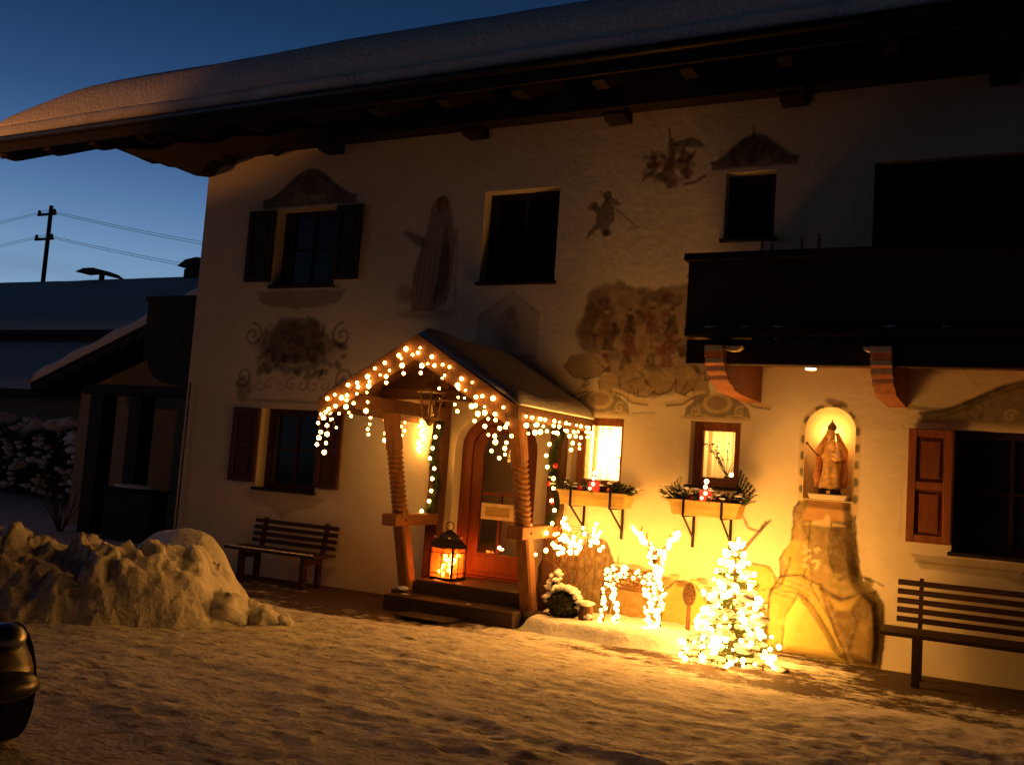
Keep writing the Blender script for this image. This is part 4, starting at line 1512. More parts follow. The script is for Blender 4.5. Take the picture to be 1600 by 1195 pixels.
f.relief = f.relief * np.clip((1.56 - f.Z) / .10, 0, 1)
nx0, nx1, nz0, nz1, _ = OPEN['niche']
nh = (nx1 - nx0) / 2
inn = (np.abs(f.X - (nx0 + nx1) / 2) < nh - .004) & (f.Z > nz0) & (f.Z < nz1 - nh) | (np.hypot(f.X - (nx0 + nx1) / 2, f.Z - (nz1 - nh)) < nh - .004)
wn_ = (f.X > OPEN['lw'][0] - .012) & (f.X < OPEN['lw'][1] + .012) & (f.Z > OPEN['lw'][2] - .05) | (f.X > OPEN['w1'][0] - .012) & (f.X < OPEN['w1'][1] + .012) & (f.Z > OPEN['w1'][2] - .05)
ovl = (f.Z > 2.285) & (f.X < -1.94)
f.mask = ~(inn | wn_ | ovl)
f.build('mural')

# right window: painted gable and apron
f = Fresco(-0.80, 1.4, 2.32, 2.84, 0.016)
pediment(f, 0.35, 2.345, 1.0, 0.44, (0.10, 0.085, 0.05), .8)
f.line([(-.75, 2.50), (-.45, 2.47), (-.2, 2.58), (.05, 2.72)], .04, DB, .6, .02)
f.line([(-.40, 2.345), (1.3, 2.345)], .05, (0.45, .40, .28), .8, .004)
f.build('mural')
f = Fresco(-0.75, 1.4, 0.86, 1.115, 0.016)
f.poly([(-.70, 1.11), (1.3, 1.11), (1.28, .98), (.6, .96), (.35, .88), (.1, .96), (-.60, .98)], (0.30, 0.24, 0.13), .7, wob=.02)
f.scroll(.28, .99, .07, 1.3, 0, .018, DB, .7)
f.line([(-.66, 1.04), (.2, 1.04)], .014, DB, .6)
f.build('mural')


# ------------------------------------------------------------------ porch
porch = thing('porch', 'carved wooden porch with slanting posts and a snowy gable roof over the door', 'porch', (-5.13, -0.7, 0))
PXL, PXR = -5.90, -4.36


def twisted_post(x):
    """slanting post, its middle carved as a twisted rope"""
    mb = MB()
    p0, p1 = Vector((x, -0.57, 0.08 if x > -5 else 0.20)), Vector((x, -1.18, 2.16))
    n = 300
    vs, fs = [], []
    d = (p1 - p0).normalized()
    s = Vector((1, 0, 0))
    u = d.cross(s)
    m_ = 20
    for i in range(n + 1):
        t = i / n
        c = p0.lerp(p1, t)
        tw = max(0, min(1, (t - 0.44) * 40)) * max(0, min(1, (0.80 - t) * 40))
        for k in range(m_):
            q = 2 * math.pi * k / m_
            # square section with slightly rounded corners
            e = 1 / max(abs(math.cos(q)), abs(math.sin(q)), 0.72)
            rs_ = 0.075 * e
            rr_ = 0.080 + 0.0115 * math.cos(2 * q + t * 235)
            r_ = rs_ * (1 - tw) + rr_ * tw
            vs.append(c + (s * math.cos(q) + u * math.sin(q)) * r_)
    for i in range(n):
        for k in range(m_):
            k2 = (k + 1) % m_
            fs.append((i * m_ + k, i * m_ + k2, (i + 1) * m_ + k2, (i + 1) * m_ + k))
    fs.append(tuple(range(m_)))
    fs.append(tuple(n * m_ + k for k in range(m_)))
    mb.add(vs, fs)
    return mb.build('post', 'porch_wood', porch)


for x in (PXL, PXR):
    twisted_post(x)
    # wall post, arm and top plate
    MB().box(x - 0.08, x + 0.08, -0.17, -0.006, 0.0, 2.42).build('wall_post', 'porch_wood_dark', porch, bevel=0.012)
    MB().box(x - 0.095, x + 0.095, -1.06, -0.172, 0.92, 1.05).build('arm', 'porch_wood', porch, bevel=0.015)
    pg = MB()
    pg.tube([(x + 0.094, -0.86, 0.985), (x + 0.106, -0.86, 0.985)], 0.014, 8)
    pg.build('peg', 'dark_wood', porch)
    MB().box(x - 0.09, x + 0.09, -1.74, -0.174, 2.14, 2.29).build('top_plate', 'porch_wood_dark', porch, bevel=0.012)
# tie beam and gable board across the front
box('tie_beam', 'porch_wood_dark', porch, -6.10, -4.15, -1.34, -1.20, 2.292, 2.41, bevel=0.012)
AX, AZ, EVZ, EVL, EVR, PYF = -5.16, 2.86, 2.20, -6.28, -4.03, -1.90
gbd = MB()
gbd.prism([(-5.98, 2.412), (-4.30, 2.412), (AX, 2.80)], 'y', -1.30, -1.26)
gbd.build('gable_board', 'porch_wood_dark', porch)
box('king_post', 'porch_wood', porch, AX - 0.05, AX + 0.05, -1.345, -1.305, 2.41, 2.78)
# pitched boards
for side, ex in (('l', EVL), ('r', EVR)):
    dx = 1 if side == 'r' else -1
    nrm = Vector((dx * (AZ - EVZ), 0, abs(ex - AX))).normalized()
    n_ = 9
    for i in range(n_):
        a = Vector((AX, 0, AZ)).lerp(Vector((ex, 0, EVZ)), i / n_)
        c = Vector((AX, 0, AZ)).lerp(Vector((ex, 0, EVZ)), (i + 0.97) / n_)
        mb = MB()
        vs = []
        for y in (PYF, -0.004):
            for p, o_ in ((a, 0), (c, 0), (c, 1), (a, 1)):
                q = p + nrm * (0.028 * o_ - (0.0 if i % 2 else 0.004))
                vs.append((q.x, y, q.z))
        mb.add(vs, [(0, 1, 2, 3), (7, 6, 5, 4), (0, 4, 5, 1), (1, 5, 6, 2), (2, 6, 7, 3), (3, 7, 4, 0)])
        mb.build('roof_board', 'porch_wood', porch)
    # verge board along the front edge
    mb = MB()
    a, c = Vector((AX, PYF - 0.03, AZ - 0.02)), Vector((ex + dx * 0.02, PYF - 0.03, EVZ - 0.03))
    dn = Vector((0, 0, -0.19))
    vs = []
    for yo in (0, 0.028):
        o_ = Vector((0, yo, 0))
        vs += [a + o_ + Vector((0, 0, .06)), c + o_ + Vector((0, 0, .06)), c + o_ + dn * .9, a + o_ + dn]
    mb.add(vs, [(0, 1, 2, 3), (7, 6, 5, 4), (0, 4, 5, 1), (1, 5, 6, 2), (2, 6, 7, 3), (3, 7, 4, 0)])
    mb.build('verge_board', 'porch_wood_dark', porch)
    box('eave_board', 'porch_wood_dark', porch, min(ex, ex + dx * .025), max(ex, ex + dx * .025), PYF + 0.01, -0.006, EVZ - 0.10, EVZ + 0.02)

# snow on the porch roof
def porch_snow():
    ny = 34
    prof = []
    for t in np.linspace(0, 1, 40):
        s = t * 2 - 1
        if s < 0:
            x = AX + (EVL - 0.03 - AX) * -s
        else:
            x = AX + (EVR + 0.04 - AX) * s
        zb = AZ + (EVZ - AZ) * abs(s) + 0.036
        prof.append((x, zb, s))
    ys = np.linspace(PYF - 0.01, -0.008, ny)
    vs = []
    nt_ = []
    for j, y in enumerate(ys):
        e = min(1, (y - ys[0]) / 0.22 + 0.02)
        for x, zb, s in prof:
            edge = min(1, (1 - abs(s)) / 0.12 + 0.03)
            th_ = 0.105 * math.sqrt(max(0, 1 - (1 - e) ** 2)) * math.sqrt(max(0, 1 - (1 - edge) ** 2))
            th_ *= 0.75 + 0.4 * vnoise(np.array([x * 1.7]), np.array([y * 1.7]), 41, 3)[0]
            if s < 0:
                th_ *= 0.6
            vs.append((x, y, zb + max(th_, 0.004)))
    n = len(prof)
    o_ = len(vs)
    for j, y in enumerate(ys):
        for x, zb, s in prof:
            vs.append((x, y, zb))
    fs = []
    for j in range(ny - 1):
        for k in range(n - 1):
            fs.append((j * n + k, j * n + k + 1, (j + 1) * n + k + 1, (j + 1) * n + k))
            fs.append((o_ + j * n + k, o_ + (j + 1) * n + k, o_ + (j + 1) * n + k + 1, o_ + j * n + k + 1))
        for k in (0, n - 1):
            fs.append((j * n + k, (j + 1) * n + k, o_ + (j + 1) * n + k, o_ + j * n + k))
    for k in range(n - 1):
        for j in (0, ny - 1):
            fs.append((j * n + k, j * n + k + 1, o_ + j * n + k + 1, o_ + j * n + k))
    mb = MB()
    mb.add(vs, fs)
    ob = mb.build('porch_snow', 'snow', None, smooth=True)
    tag(ob, 'smooth layer of snow lying on the pitched porch roof', 'snow')


porch_snow()

# steps
steps = thing('doorstep', 'dark stone steps leading up to the front door', 'steps', (-5.15, -0.5, 0))
box('landing', 'stone_step', steps, -5.80, -4.45, -0.58, 0.22, -0.02, 0.325, bevel=0.012)
box('tread', 'stone_step', steps, -5.98, -4.38, -0.92, -0.582, -0.02, 0.165, bevel=0.012)
for i, (a, c, y, z) in enumerate(((-5.62, -5.50, -0.50, .325), (-5.30, -5.22, -.53, .325), (-5.85, -5.76, -0.75, .165), (-5.0, -4.94, -.8, .165))):
    MB().blob(((a + c) / 2, y, z + .004), (c - a) / 2, 9, .3, i, (1, .55, .16)).build('snow_patch', 'snow', steps, smooth=True)
mt_ = MB().box(-5.55, -4.95, -1.35, -1.02, 0.03, 0.045).build('doormat', 'mat_rubber', None, bevel=0.004)
tag(mt_, 'flat dark doormat on the ground before the steps', 'doormat')
for x, z, y in ((-5.90, .20, -.62), (-4.37, 1.05, -.80), (-5.9, 1.05, -.82)):
    MB().blob((x, y, z + .012), .075, 10, .15, int(z * 9), (1, 1, .5)).build('snow_cap', 'snow', porch, smooth=True)
box('post_block', 'stone_step', porch, -6.02, -5.80, -0.72, -0.45, -0.02, 0.20, bevel=0.012)
box('post_block', 'stone_step', porch, -4.44, -4.24, -0.68, -0.42, -0.02, 0.08, bevel=0.012)

# hanging coach lantern, unlit, by the gable
hl = thing('coach_lantern', 'unlit brass coach lantern hanging under the porch gable', 'lantern', (-5.27, -1.28, 2.10))
c = (-5.24, -1.44, 2.08)
K = 1.35
MB().lathe([(r0 * K, z0 * K) for r0, z0 in ((0.10, 0.20), (0.135, 0.205), (0.13, 0.22), (0.035, 0.29), (0.02, 0.30))], c, 6).build('cap', 'old_brass', hl)
MB().lathe([(r0 * K, z0 * K) for r0, z0 in ((0.015, -0.05), (0.035, -0.02), (0.06, 0.0), (0.06, 0.015))], c, 6).build('base', 'old_brass', hl)
for k in range(6):
    q = k * math.pi / 3
    MB().beam((c[0] + .058 * K * math.cos(q), c[1] + .058 * K * math.sin(q), c[2] + .01 * K), (c[0] + .10 * K * math.cos(q), c[1] + .10 * K * math.sin(q), c[2] + .205 * K), .016, .016).build('bar', 'old_brass', hl)
MB().lathe([(0.054 * K, 0.012 * K), (0.093 * K, 0.20 * K)], c, 6).build('glass', 'clear_glass', hl)
MB().tube([(c[0], c[1], c[2] + .30 * K), (c[0], c[1], c[2] + .35 * K), (c[0], c[1] + .05, c[2] + .37 * K), (c[0], -1.345, c[2] + .36 * K)], .009, 6).build('hook', 'old_brass', hl)
MB().lathe([(0.016, 0.03), (0.028, 0.09), (0.016, 0.15)], c, 8).build('lamp_bulb', 'pale_wood', hl)


# icicle light chain on the porch
ic = thing('icicle_lights', 'warm white icicle fairy lights strung along the porch gable and eaves', 'fairy lights', (-5.16, -1.93, 2.2))
rr = random.Random(21)


def strand(parent, p, n, dz, r=0.017, jit=0.03, mat='bulb_icicle', cab=None):
    z = 0
    for k in range(n):
        q = Vector((p[0] + rr.uniform(-jit, jit), p[1] + rr.uniform(-jit, jit) * .6, p[2] - z))
        bulb(parent, q, r * rr.choice([.65, .8, 1.0, 1.0, 1.15, 1.4]), mat)
        if cab is not None:
            cab.append(tuple(q))
        z += dz * rr.uniform(.7, 1.3)


yv = PYF - 0.062
for side, ex in ((-1, EVL), (1, EVR)):
    chain = []
    for i in range(19):
        t = (i + .5) / 19
        t += rr.uniform(-.018, .018)
        x = AX + (ex - AX) * t
        z = AZ + (EVZ - AZ) * t - (0.03 if i % 2 else 0.13) - 0.05 * rr.random()
        p = Vector((x + rr.uniform(-.02, .02), yv + rr.uniform(-.012, .004), z))
        bulb(ic, p, 0.0175 * rr.choice([.65, .85, 1.0, 1.1, 1.35]), 'bulb_icicle')
        chain.append(tuple(p))
    MB().tube(chain, .004, 4).build('cable', 'cable', ic)
    # hanging strands
    for t, n in ((.12, 2), (.30, 2), (.45, 4), (.58, 2), (.68, 3), (.78, 4), (.88, 6), (.97, 5)):
        x = AX + (ex - AX) * t
        z = AZ + (EVZ - AZ) * t - 0.20
        cab = [(x, yv + .01, z + .1)]
        strand(ic, (x, yv, z), n, .078, jit=.045, cab=cab)
        MB().tube(cab, .003, 4).build('cable', 'cable', ic)
# along the right-hand eave back to the wall, and the left one
for ex, ys_ in ((EVR + .05, np.linspace(-1.75, -.12, 12)), (EVL - .03, np.linspace(-1.7, -.3, 5))):
    for y in ys_:
        n = rr.choice([2, 3, 4, 5, 3])
        cab = [(ex, y, EVZ - .02)]
        strand(ic, (ex, y, EVZ - 0.06), n, .065, cab=cab)
        MB().tube(cab, .003, 4).build('cable', 'cable', ic)

# glowing bunch of lights on the wall inside the porch
wb = thing('wall_lights', 'bright cluster of fairy lights hanging on the wall beside the door', 'fairy lights', (-6.22, -0.05, 1.8))
cab = [(-6.28, -0.02, 2.2)]
for k in range(13):
    p = (-6.20 + rr.uniform(-.04, .04), -0.06 - rr.random() * .03, 2.12 - k * .03)
    bulb(wb, p, .017)
    cab.append(p)
MB().tube(cab, .003, 4).build('cable', 'cable', wb)

# fir garlands on both wall posts
for x, lab, ytw in ((PXL, 'fir garland with fairy lights wound round the door post by the big lantern', 0), (PXR, 'fir garland with fairy lights wound round the door post by the flower box', 1)):
    g = thing('fir_garland', lab, 'garland', (x, -0.2, 0.9))
    nd = MB()
    path = []
    for i in range(60):
        t = i / 59
        q = t * 9.0
        path.append(Vector((x + .05 * math.cos(q) + (.06 if ytw else .05), -0.24 - .03 * math.sin(q) - .03, 2.12 - 1.17 * t)))
    for i in range(59):
        nd.needles(path[i], path[i + 1], 46, .105, 1.3, .0045, i)
    nd.tube(path, .012, 5)
    nd.build('needles', 'needles_dark', g)
    for i in range(4, 58, 6):
        bulb(g, path[i] + Vector((rr.uniform(-.05, .06), -.085, rr.uniform(-.02, .02))), .019)
    if ytw:
        for i in range(3):
            MB().blob((x + rr.uniform(-.05, .12), -.30, 1.3 + .2 * i), .03, 8, .1, i).build('bauble', 'red_bauble', g, smooth=True)

# big floor lantern
fl = thing('floor_lantern', 'large black floor lantern glowing orange on the landing beside the door', 'lantern', (-5.57, -0.28, 0.327))
LX, LY, LZ = -5.57, -0.28, 0.327
w_ = 0.145
box('base', 'black_iron', fl, LX - w_ - .0015, LX + w_ + .02, LY - w_ - .0015, LY + w_ + .02, LZ, LZ + .03, bevel=.006)
for sx in (-1, 1):
    for sy in (-1, 1):
        box('corner_bar', 'black_iron', fl, LX + sx * w_ - .011, LX + sx * w_ + .011, LY + sy * w_ - .011, LY + sy * w_ + .011, LZ + .03, LZ + .36)
for q in range(4):
    a = Vector((math.cos(q * math.pi / 2), math.sin(q * math.pi / 2), 0)) * (w_ - .002)
    s_ = Vector((-a.y, a.x, 0)).normalized()
    ctr = Vector((LX, LY, 0)) + a
    g = MB()
    g.beam(ctr + Vector((0, 0, LZ + .03)), ctr + Vector((0, 0, LZ + .36)), .010, .010, s_)
    for zz in (.075, .305):
        g.beam(ctr - s_ * (w_ - .01) + Vector((0, 0, LZ + zz)), ctr + s_ * (w_ - .01) + Vector((0, 0, LZ + zz)), .009, .009)
    g.build('glazing_bar', 'black_iron', fl)
    gl = MB()
    gl.beam(ctr * 1.0 - a * .06 + Vector((0, 0, LZ + .03)), ctr - a * .06 + Vector((0, 0, LZ + .36)), 2 * w_ - .0015, .003, a)
    gl.build('glass', 'amber_glass', fl)
rf = MB()
rf.lathe([(0.245, .36), (0.25, .378), (0.17, .45), (0.135, .455), (0.13, .50), (0.11, .505), (0.04, .55), (0.012, .56)], (LX, LY, LZ), 4)
ob = rf.build('roof', 'black_iron', fl)
MB().tube([(LX + .05 * math.cos(t), LY, LZ + .60 + .05 * math.sin(t)) for t in np.linspace(0, 2 * math.pi, 15)], .006, 6).build('ring', 'black_iron', fl)
for i in range(4):
    q = .6 + i * 1.57
    MB().blob((LX + .15 * math.cos(q), LY + .15 * math.sin(q) - .02, LZ + .475), .018, 7, .2, i, (1, 1, .5)).build('snow_flake', 'snow', fl, smooth=True)
for k in range(22):
    bulb(fl, (LX + rr.uniform(-.08, .10), LY + rr.uniform(-.09, .09), LZ + .06 + (rr.random() ** 1.4) * .24), .022, 'bulb_lantern')
MB().lathe([(.035, .03), (.035, .15)], (LX, LY, LZ), 12).build('candle', 'red_wax', fl)

# ------------------------------------------------------------------ benches
def bench(label, x0, x1, seat_z, back_z, yb, yf, nslat, legs, dusting):
    b_ = thing('bench', label, 'bench', ((x0 + x1) / 2, (yb + yf) / 2, 0), 'wooden benches against the house wall')
    n = 4
    first = None
    for i in range(n):
        ya = yf + (yb + .06 - yf) * i / n
        yc = yf + (yb + .06 - yf) * (i + .88) / n
        box('seat_slat', 'bench_wood', b_, x0 - .10, x1, ya, yc, seat_z - .035, seat_z, bevel=.006)
    for i in range(nslat):
        z0 = seat_z + .045 + (back_z - seat_z - .045) * i / nslat
        z1 = z0 + (back_z - seat_z - .045) / nslat * .62
        yy = yb + .03 + .05 * i / nslat
        box('back_slat', 'bench_wood', b_, x0, x1, yy - .014, yy + .012, z0, z1, bevel=.005)
    for xl in legs:
        MB().beam((xl, yf + .07, 0), (xl, yf + .07, seat_z - .036), .07, .07).build('leg', 'bench_wood', b_, bevel=.006)
        MB().beam((xl, yb - .02, 0), (xl, yb - .02, seat_z - .036), .07, .06).build('leg', 'bench_wood', b_, bevel=.006)
        MB().beam((xl, yb + .035, seat_z - .03), (xl, yb + .10, back_z - .01), .06, .035, (1, 0, 0)).build('back_post', 'bench_wood', b_)
        MB().beam((xl, yf + .106, seat_z - .10), (xl, yb - .052, seat_z - .10), .05, .06).build('rail', 'bench_wood', b_)
    if dusting:
        s = MB()
        for i in range(60):
            xx = x0 - .05 + (x1 - x0) * i / 60
            s.blob((xx, yf + .035 + .02 * math.sin(i * 2.3), seat_z + .004), .022, 6, .4, i, (1.3, 1, .35))
        s.build('snow_dusting', 'snow', b_, smooth=True)
    return b_


bench('dark wooden bench dusted with snow against the wall below the shuttered window', -8.55, -7.22, .42, .79, -.22, -.60, 4, (-8.40, -7.42), True)
bench('dark slatted bench with bare seat beside the painted rocks', -0.78, 1.25, .455, .91, -.28, -.72, 5, (-0.58, 1.0), False)

# ------------------------------------------------------------------ flower boxes
def flower_box(x0, x1, z0, label, lab2, lab3, sd):
    fb = thing('flower_box', label, 'flower box', ((x0 + x1) / 2, -.28, z0), 'wooden flower boxes under the lit windows')
    yb, yf = -.14, -.40
    t = .02
    tp, bt = 0.0, .035
    h = .15
    front = MB().prism([(x0, z0 + h), (x1, z0 + h), (x1 - bt, z0), (x0 + bt, z0)], 'y', yf, yf + t)
    front.build('front_board', 'box_wood', fb, bevel=.005)
    MB().prism([(x0, z0 + h), (x1, z0 + h), (x1 - bt, z0), (x0 + bt, z0)], 'y', yb - t, yb).build('back_board', 'box_wood', fb)
    for sx, xe, xi in ((-1, x0, x0 + bt), (1, x1, x1 - bt)):
        MB().add([(xe, yf + t, z0 + h), (xe, yb - t, z0 + h), (xi, yb - t, z0), (xi, yf + t, z0), (xe - sx * t, yf + t, z0 + h), (xe - sx * t, yb - t, z0 + h), (xi - sx * t, yb - t, z0), (xi - sx * t, yf + t, z0)],
                 [(0, 1, 2, 3), (7, 6, 5, 4), (0, 4, 5, 1), (1, 5, 6, 2), (2, 6, 7, 3), (3, 7, 4, 0)]).build('end_board', 'box_wood', fb)
    box('soil', 'bark', fb, x0 + .04, x1 - .04, yf + t + .002, yb - t - .002, z0 + .02, z0 + .12)
    box('rim', 'box_wood', fb, x0 - .015, x1 + .015, yf - .015, yf + .004, z0 + h - .018, z0 + h + .006, bevel=.004)
    for xb in (x0 + .16, x1 - .17):
        br = MB()
        br.beam((xb, -.012, z0 - .34), (xb, -.012, z0 + .02), .028, .012, (0, 1, 0))
        br.beam((xb, -.02, z0 - .012), (xb, yf - .025, z0 - .012), .024, .012)
        br.beam((xb, yf - .022, z0 - .012), (xb, yf - .022, z0 + h + .01), .024, .010, (0, 1, 0))
        br.beam((xb, -.016, z0 - .24), (xb, yf + .01, z0 - .02), .018, .014)
        br.build('bracket', 'black_iron', fb)
    fa = thing('fir_arrangement', lab2, 'fir twigs', ((x0 + x1) / 2, -.27, z0 + h))
    rr_ = random.Random(sd)
    nd, sn = MB(), MB()
    for k in range(95):
        px_ = rr_.uniform(x0 + .04, x1 - .04)
        py_ = rr_.uniform(yf + .04, yb - .04)
        a = Vector((px_, py_, z0 + .12))
        lean = (px_ - (x0 + x1) / 2) * 1.0
        e = a + Vector((lean * .35 + rr_.uniform(-.09, .09), rr_.uniform(-.10, .05), rr_.uniform(.04, .15)))
        nd.needles(a, e, 60, .050, 1.0, .0036, k)
        nd.tube([a, e], .004, 4)
        if rr_.random() < .35:
            sn.blob(e + Vector((0, 0, .015)), rr_.uniform(.012, .026), 7, .3, k, (1.5, 1.1, .45))
    if sd == 2:   # tall twig at the right end
        for k in range(6):
            a = Vector((x1 - .10, -.25, z0 + .12))
            e = a + Vector((.06 + .05 * k * .5, .02 * k, .36 - .035 * k))
            nd.needles(a, e, 230, .05, .9, .0036, 90 + k)
            nd.tube([a, e], .005, 4)
        for k in range(4):
            a = Vector((x0 + .06, -.25, z0 + .12))
            e = a + Vector((-.03 * k, .01, .26 - .03 * k))
            nd.needles(a, e, 90, .045, .9, .0028, 190 + k)
    nd.build('needles', 'needles_dark', fa)
    if sn.v:
        sn.build('snow_flecks', 'snow', fa, smooth=True)
    for k in range(5):
        cx_ = x0 + .10 + (x1 - x0 - .2) * k / 4 + rr_.uniform(-.04, .04)
        if k == 2:
            continue
        (MB().blob((cx_, yf + .05, z0 + .175), .034, 10, .02, k)).build('bauble', 'red_bauble' if k % 2 else 'bark', fa, smooth=True)
    cx_ = (x0 + x1) / 2 + (.0 if sd == 2 else .0)
    cd = thing('candle_light', lab3, 'candle', (cx_, -.29, z0 + .13))
    MB().lathe([(.055, .0), (.062, .02), (.062, .11), (.05, .118)], (cx_, -.33, z0 + .14), 14).build('red_cup', 'ember_glass', cd, smooth=True)
    MB().lathe([(.018, .0), (.018, .07)], (cx_, -.33, z0 + .259), 10).build('wax', 'red_wax', cd)
    bulb(cd, (cx_, -.33, z0 + .352), .024, 'bulb_candle')
    bulb(cd, (cx_, -.365, z0 + .295), .019, 'bulb_candle')
    bulb(cd, (cx_ + .015, -.405, z0 + .235), .017, 'bulb_candle')
    bulb(cd, (cx_ - .02, -.405, z0 + .185), .014, 'bulb_candle')


flower_box(-4.20, -3.42, 1.30, 'pale wooden flower box on iron brackets beside the porch', 'dark fir twigs with baubles in the flower box beside the porch', 'glowing red candle light among fir twigs beside the porch', 1)
flower_box(-2.96, -2.24, 1.295, 'pale wooden flower box on iron brackets under the curtained window', 'snow-flecked fir twigs with one tall spray under the curtained window', 'glowing red candle light among fir twigs under the curtained window', 2)
# slatted ledge beside the first box
lg = thing('slatted_ledge', 'narrow slatted wooden ledge at the wall beside the flower box', 'ledge', (-3.5, -.1, 1.5))
for k in range(4):
    box('slat', 'box_wood', lg, -3.62, -3.36, -.20 + k * .045, -.165 + k * .045, 1.498, 1.515)
box('bearer', 'box_wood', lg, -3.56, -3.53, -.20, -.004, 1.475, 1.4975)

# ------------------------------------------------------------------ niche statue
st = thing('statue', 'gilded crowned statue in long robes holding a child and a sceptre in the lit niche', 'statue', (-1.46, .10, 1.60))
SX, SY, SZ = -1.465, .07, 1.66
mb = MB()
rings = [(0, .095, .075), (.03, .105, .08), (.10, .092, .072), (.20, .088, .068), (.28, .080, .062), (.34, .092, .065), (.40, .098, .066), (.44, .080, .056), (.47, .050, .042), (.485, .026, .026), (.50, .024, .024), (.51, .034, .036), (.535, .045, .046), (.56, .046, .047), (.585, .038, .040), (.60, .018, .02)]
n = 28
vs, fs = [], []
for z, rx, ry in rings:
    fold = .24 if z < .44 else 0
    for k in range(n):
        t = 2 * math.pi * k / n
        w = 1 + fold * math.sin(7 * t + z * 9) * .6 + fold * .5 * math.sin(4 * t - z * 14)
        sway = .012 * math.sin(z * 8)
        vs.append((SX + sway + rx * w * math.cos(t), SY + ry * w * math.sin(t), SZ + z))
for i in range(len(rings) - 1):
    for k in range(n):
        k2 = (k + 1) % n
        fs.append((i * n + k, i * n + k2, (i + 1) * n + k2, (i + 1) * n + k))
fs.append(tuple(range(n - 1, -1, -1)))
fs.append(tuple((len(rings) - 1) * n + k for k in range(n)))
mb.add(vs, fs)
# arms
mb.tube([(SX - .075, SY, SZ + .42), (SX - .115, SY - .05, SZ + .34), (SX - .10, SY - .10, SZ + .33), (SX - .115, SY - .125, SZ + .34)], [.035, .032, .024, .015], 10)
mb.tube([(SX + .075, SY, SZ + .42), (SX + .11, SY - .03, SZ + .32), (SX + .06, SY - .10, SZ + .30), (SX + .02, SY - .11, SZ + .31)], [.035, .034, .026, .016], 10)
mb.build('figure', 'gilded', st, smooth=True)
# cloak hanging at both sides
cl = MB()
for sgn in (-1, 1):
    pts = []
    for z, o_ in ((.56, .045), (.48, .07), (.38, .125), (.25, .115), (.12, .13), (.02, .12)):
        pts.append((SX + sgn * o_, SY + .035, SZ + z))
    cl.tube(pts, [.018, .03, .034, .036, .04, .03], 9)
cl.build('cloak', 'gilded_red', st, smooth=True)
fc = MB()
fc.blob((SX, SY - .028, SZ + .545), .030, 12, .0, 1, (.85, .7, 1.1))
fc.blob((SX, SY - .052, SZ + .540), .006, 6, .0, 1, (.7, 1, 1.4))
fc.build('face', 'skin_paint', st, smooth=True)
crn = MB()
crn.lathe([(.040, .585), (.044, .60), (.046, .615), (.034, .640), (.012, .665), (.006, .672)], (SX, SY, SZ), 12)
for k in range(8):
    t = k * math.pi / 4
    crn.blob((SX + .046 * math.cos(t), SY + .046 * math.sin(t), SZ + .622), .0065, 6, 0, k)
crn.blob((SX, SY, SZ + .682), .011, 6, 0, 3)
crn.build('crown', 'old_brass', st, smooth=True)
ch = MB()
ch.lathe([(.02, .0), (.04, .03), (.036, .08), (.02, .11), (.012, .118), (.026, .135), (.027, .155), (.012, .172)], (SX + .075, SY - .095, SZ + .29), 12, 1, .8)
ch.tube([(SX + .05, SY - .11, SZ + .37), (SX + .01, SY - .13, SZ + .36)], [.014, .009], 7)
ch.build('child', 'skin_paint', st, smooth=True)
sc_ = MB()
sc_.tube([(SX - .10, SY - .13, SZ + .31), (SX - .205, SY - .15, SZ + .43)], .008, 7)
sc_.blob((SX - .21, SY - .15, SZ + .437), .016, 8, 0, 1)
sc_.build('sceptre', 'old_brass', st, smooth=True)
MB().lathe([(.11, -.055), (.115, -.045), (.10, -.02), (.105, -.005), (.10, .004)], (SX, SY, SZ), 20, 1, .75).build('plinth', 'dark_wood', st)
box('plinth_plate', 'pale_wood', st, SX - .017, SX + .017, SY - .090, SY - .079, SZ - .045, SZ - .015)
MB().prism([(SX - .19, 1.606), (SX + .19, 1.606), (SX + .17, 1.556), (SX - .17, 1.556)], 'y', -.07, .26).build('pedestal_slab', 'plaster', st, bevel=.01)
nl = thing('niche_lamp', 'small lamp glowing behind the statue head in the niche', 'lamp', (SX, .2, 2.28))
bulb(nl, (SX - .020, .215, 2.222), .032, 'bulb_niche')
MB().lathe([(.02, .0), (.022, .03)], (SX - .02, .225, 2.160), 10).build('socket', 'old_brass', nl)


# ------------------------------------------------------------------ snow bed with its plants
def mound(name, label, cat, x0, x1, y0, y1, hfun, mat, res=.03, group=None):
    xs = np.arange(x0, x1 + res, res)
    ys = np.arange(y0, y1 + res, res)
    X, Y = np.meshgrid(xs, ys)
    Z = hfun(X, Y)
    keepv = Z > -.03
    I = -np.ones(X.shape, int)
    vs = []
    for j in range(len(ys)):
        for i in range(len(xs)):
            if True:
                I[j, i] = len(vs)
                vs.append((X[j, i], Y[j, i], Z[j, i]))
    fs = []
    for j in range(len(ys) - 1):
        for i in range(len(xs) - 1):
            q = (I[j, i], I[j, i + 1], I[j + 1, i + 1], I[j + 1, i])
            if max(Z[j, i], Z[j, i + 1], Z[j + 1, i + 1], Z[j + 1, i]) > -.012:
                fs.append(q)
    used = sorted({i for q in fs for i in q})
    ren = {o: n for n, o in enumerate(used)}
    mb = MB()
    mb.v, mb.f = [vs[i] for i in used], [tuple(ren[i] for i in q) for q in fs]
    ob = mb.build(name, mat, None, smooth=True)
    return tag(ob, label, cat, group)


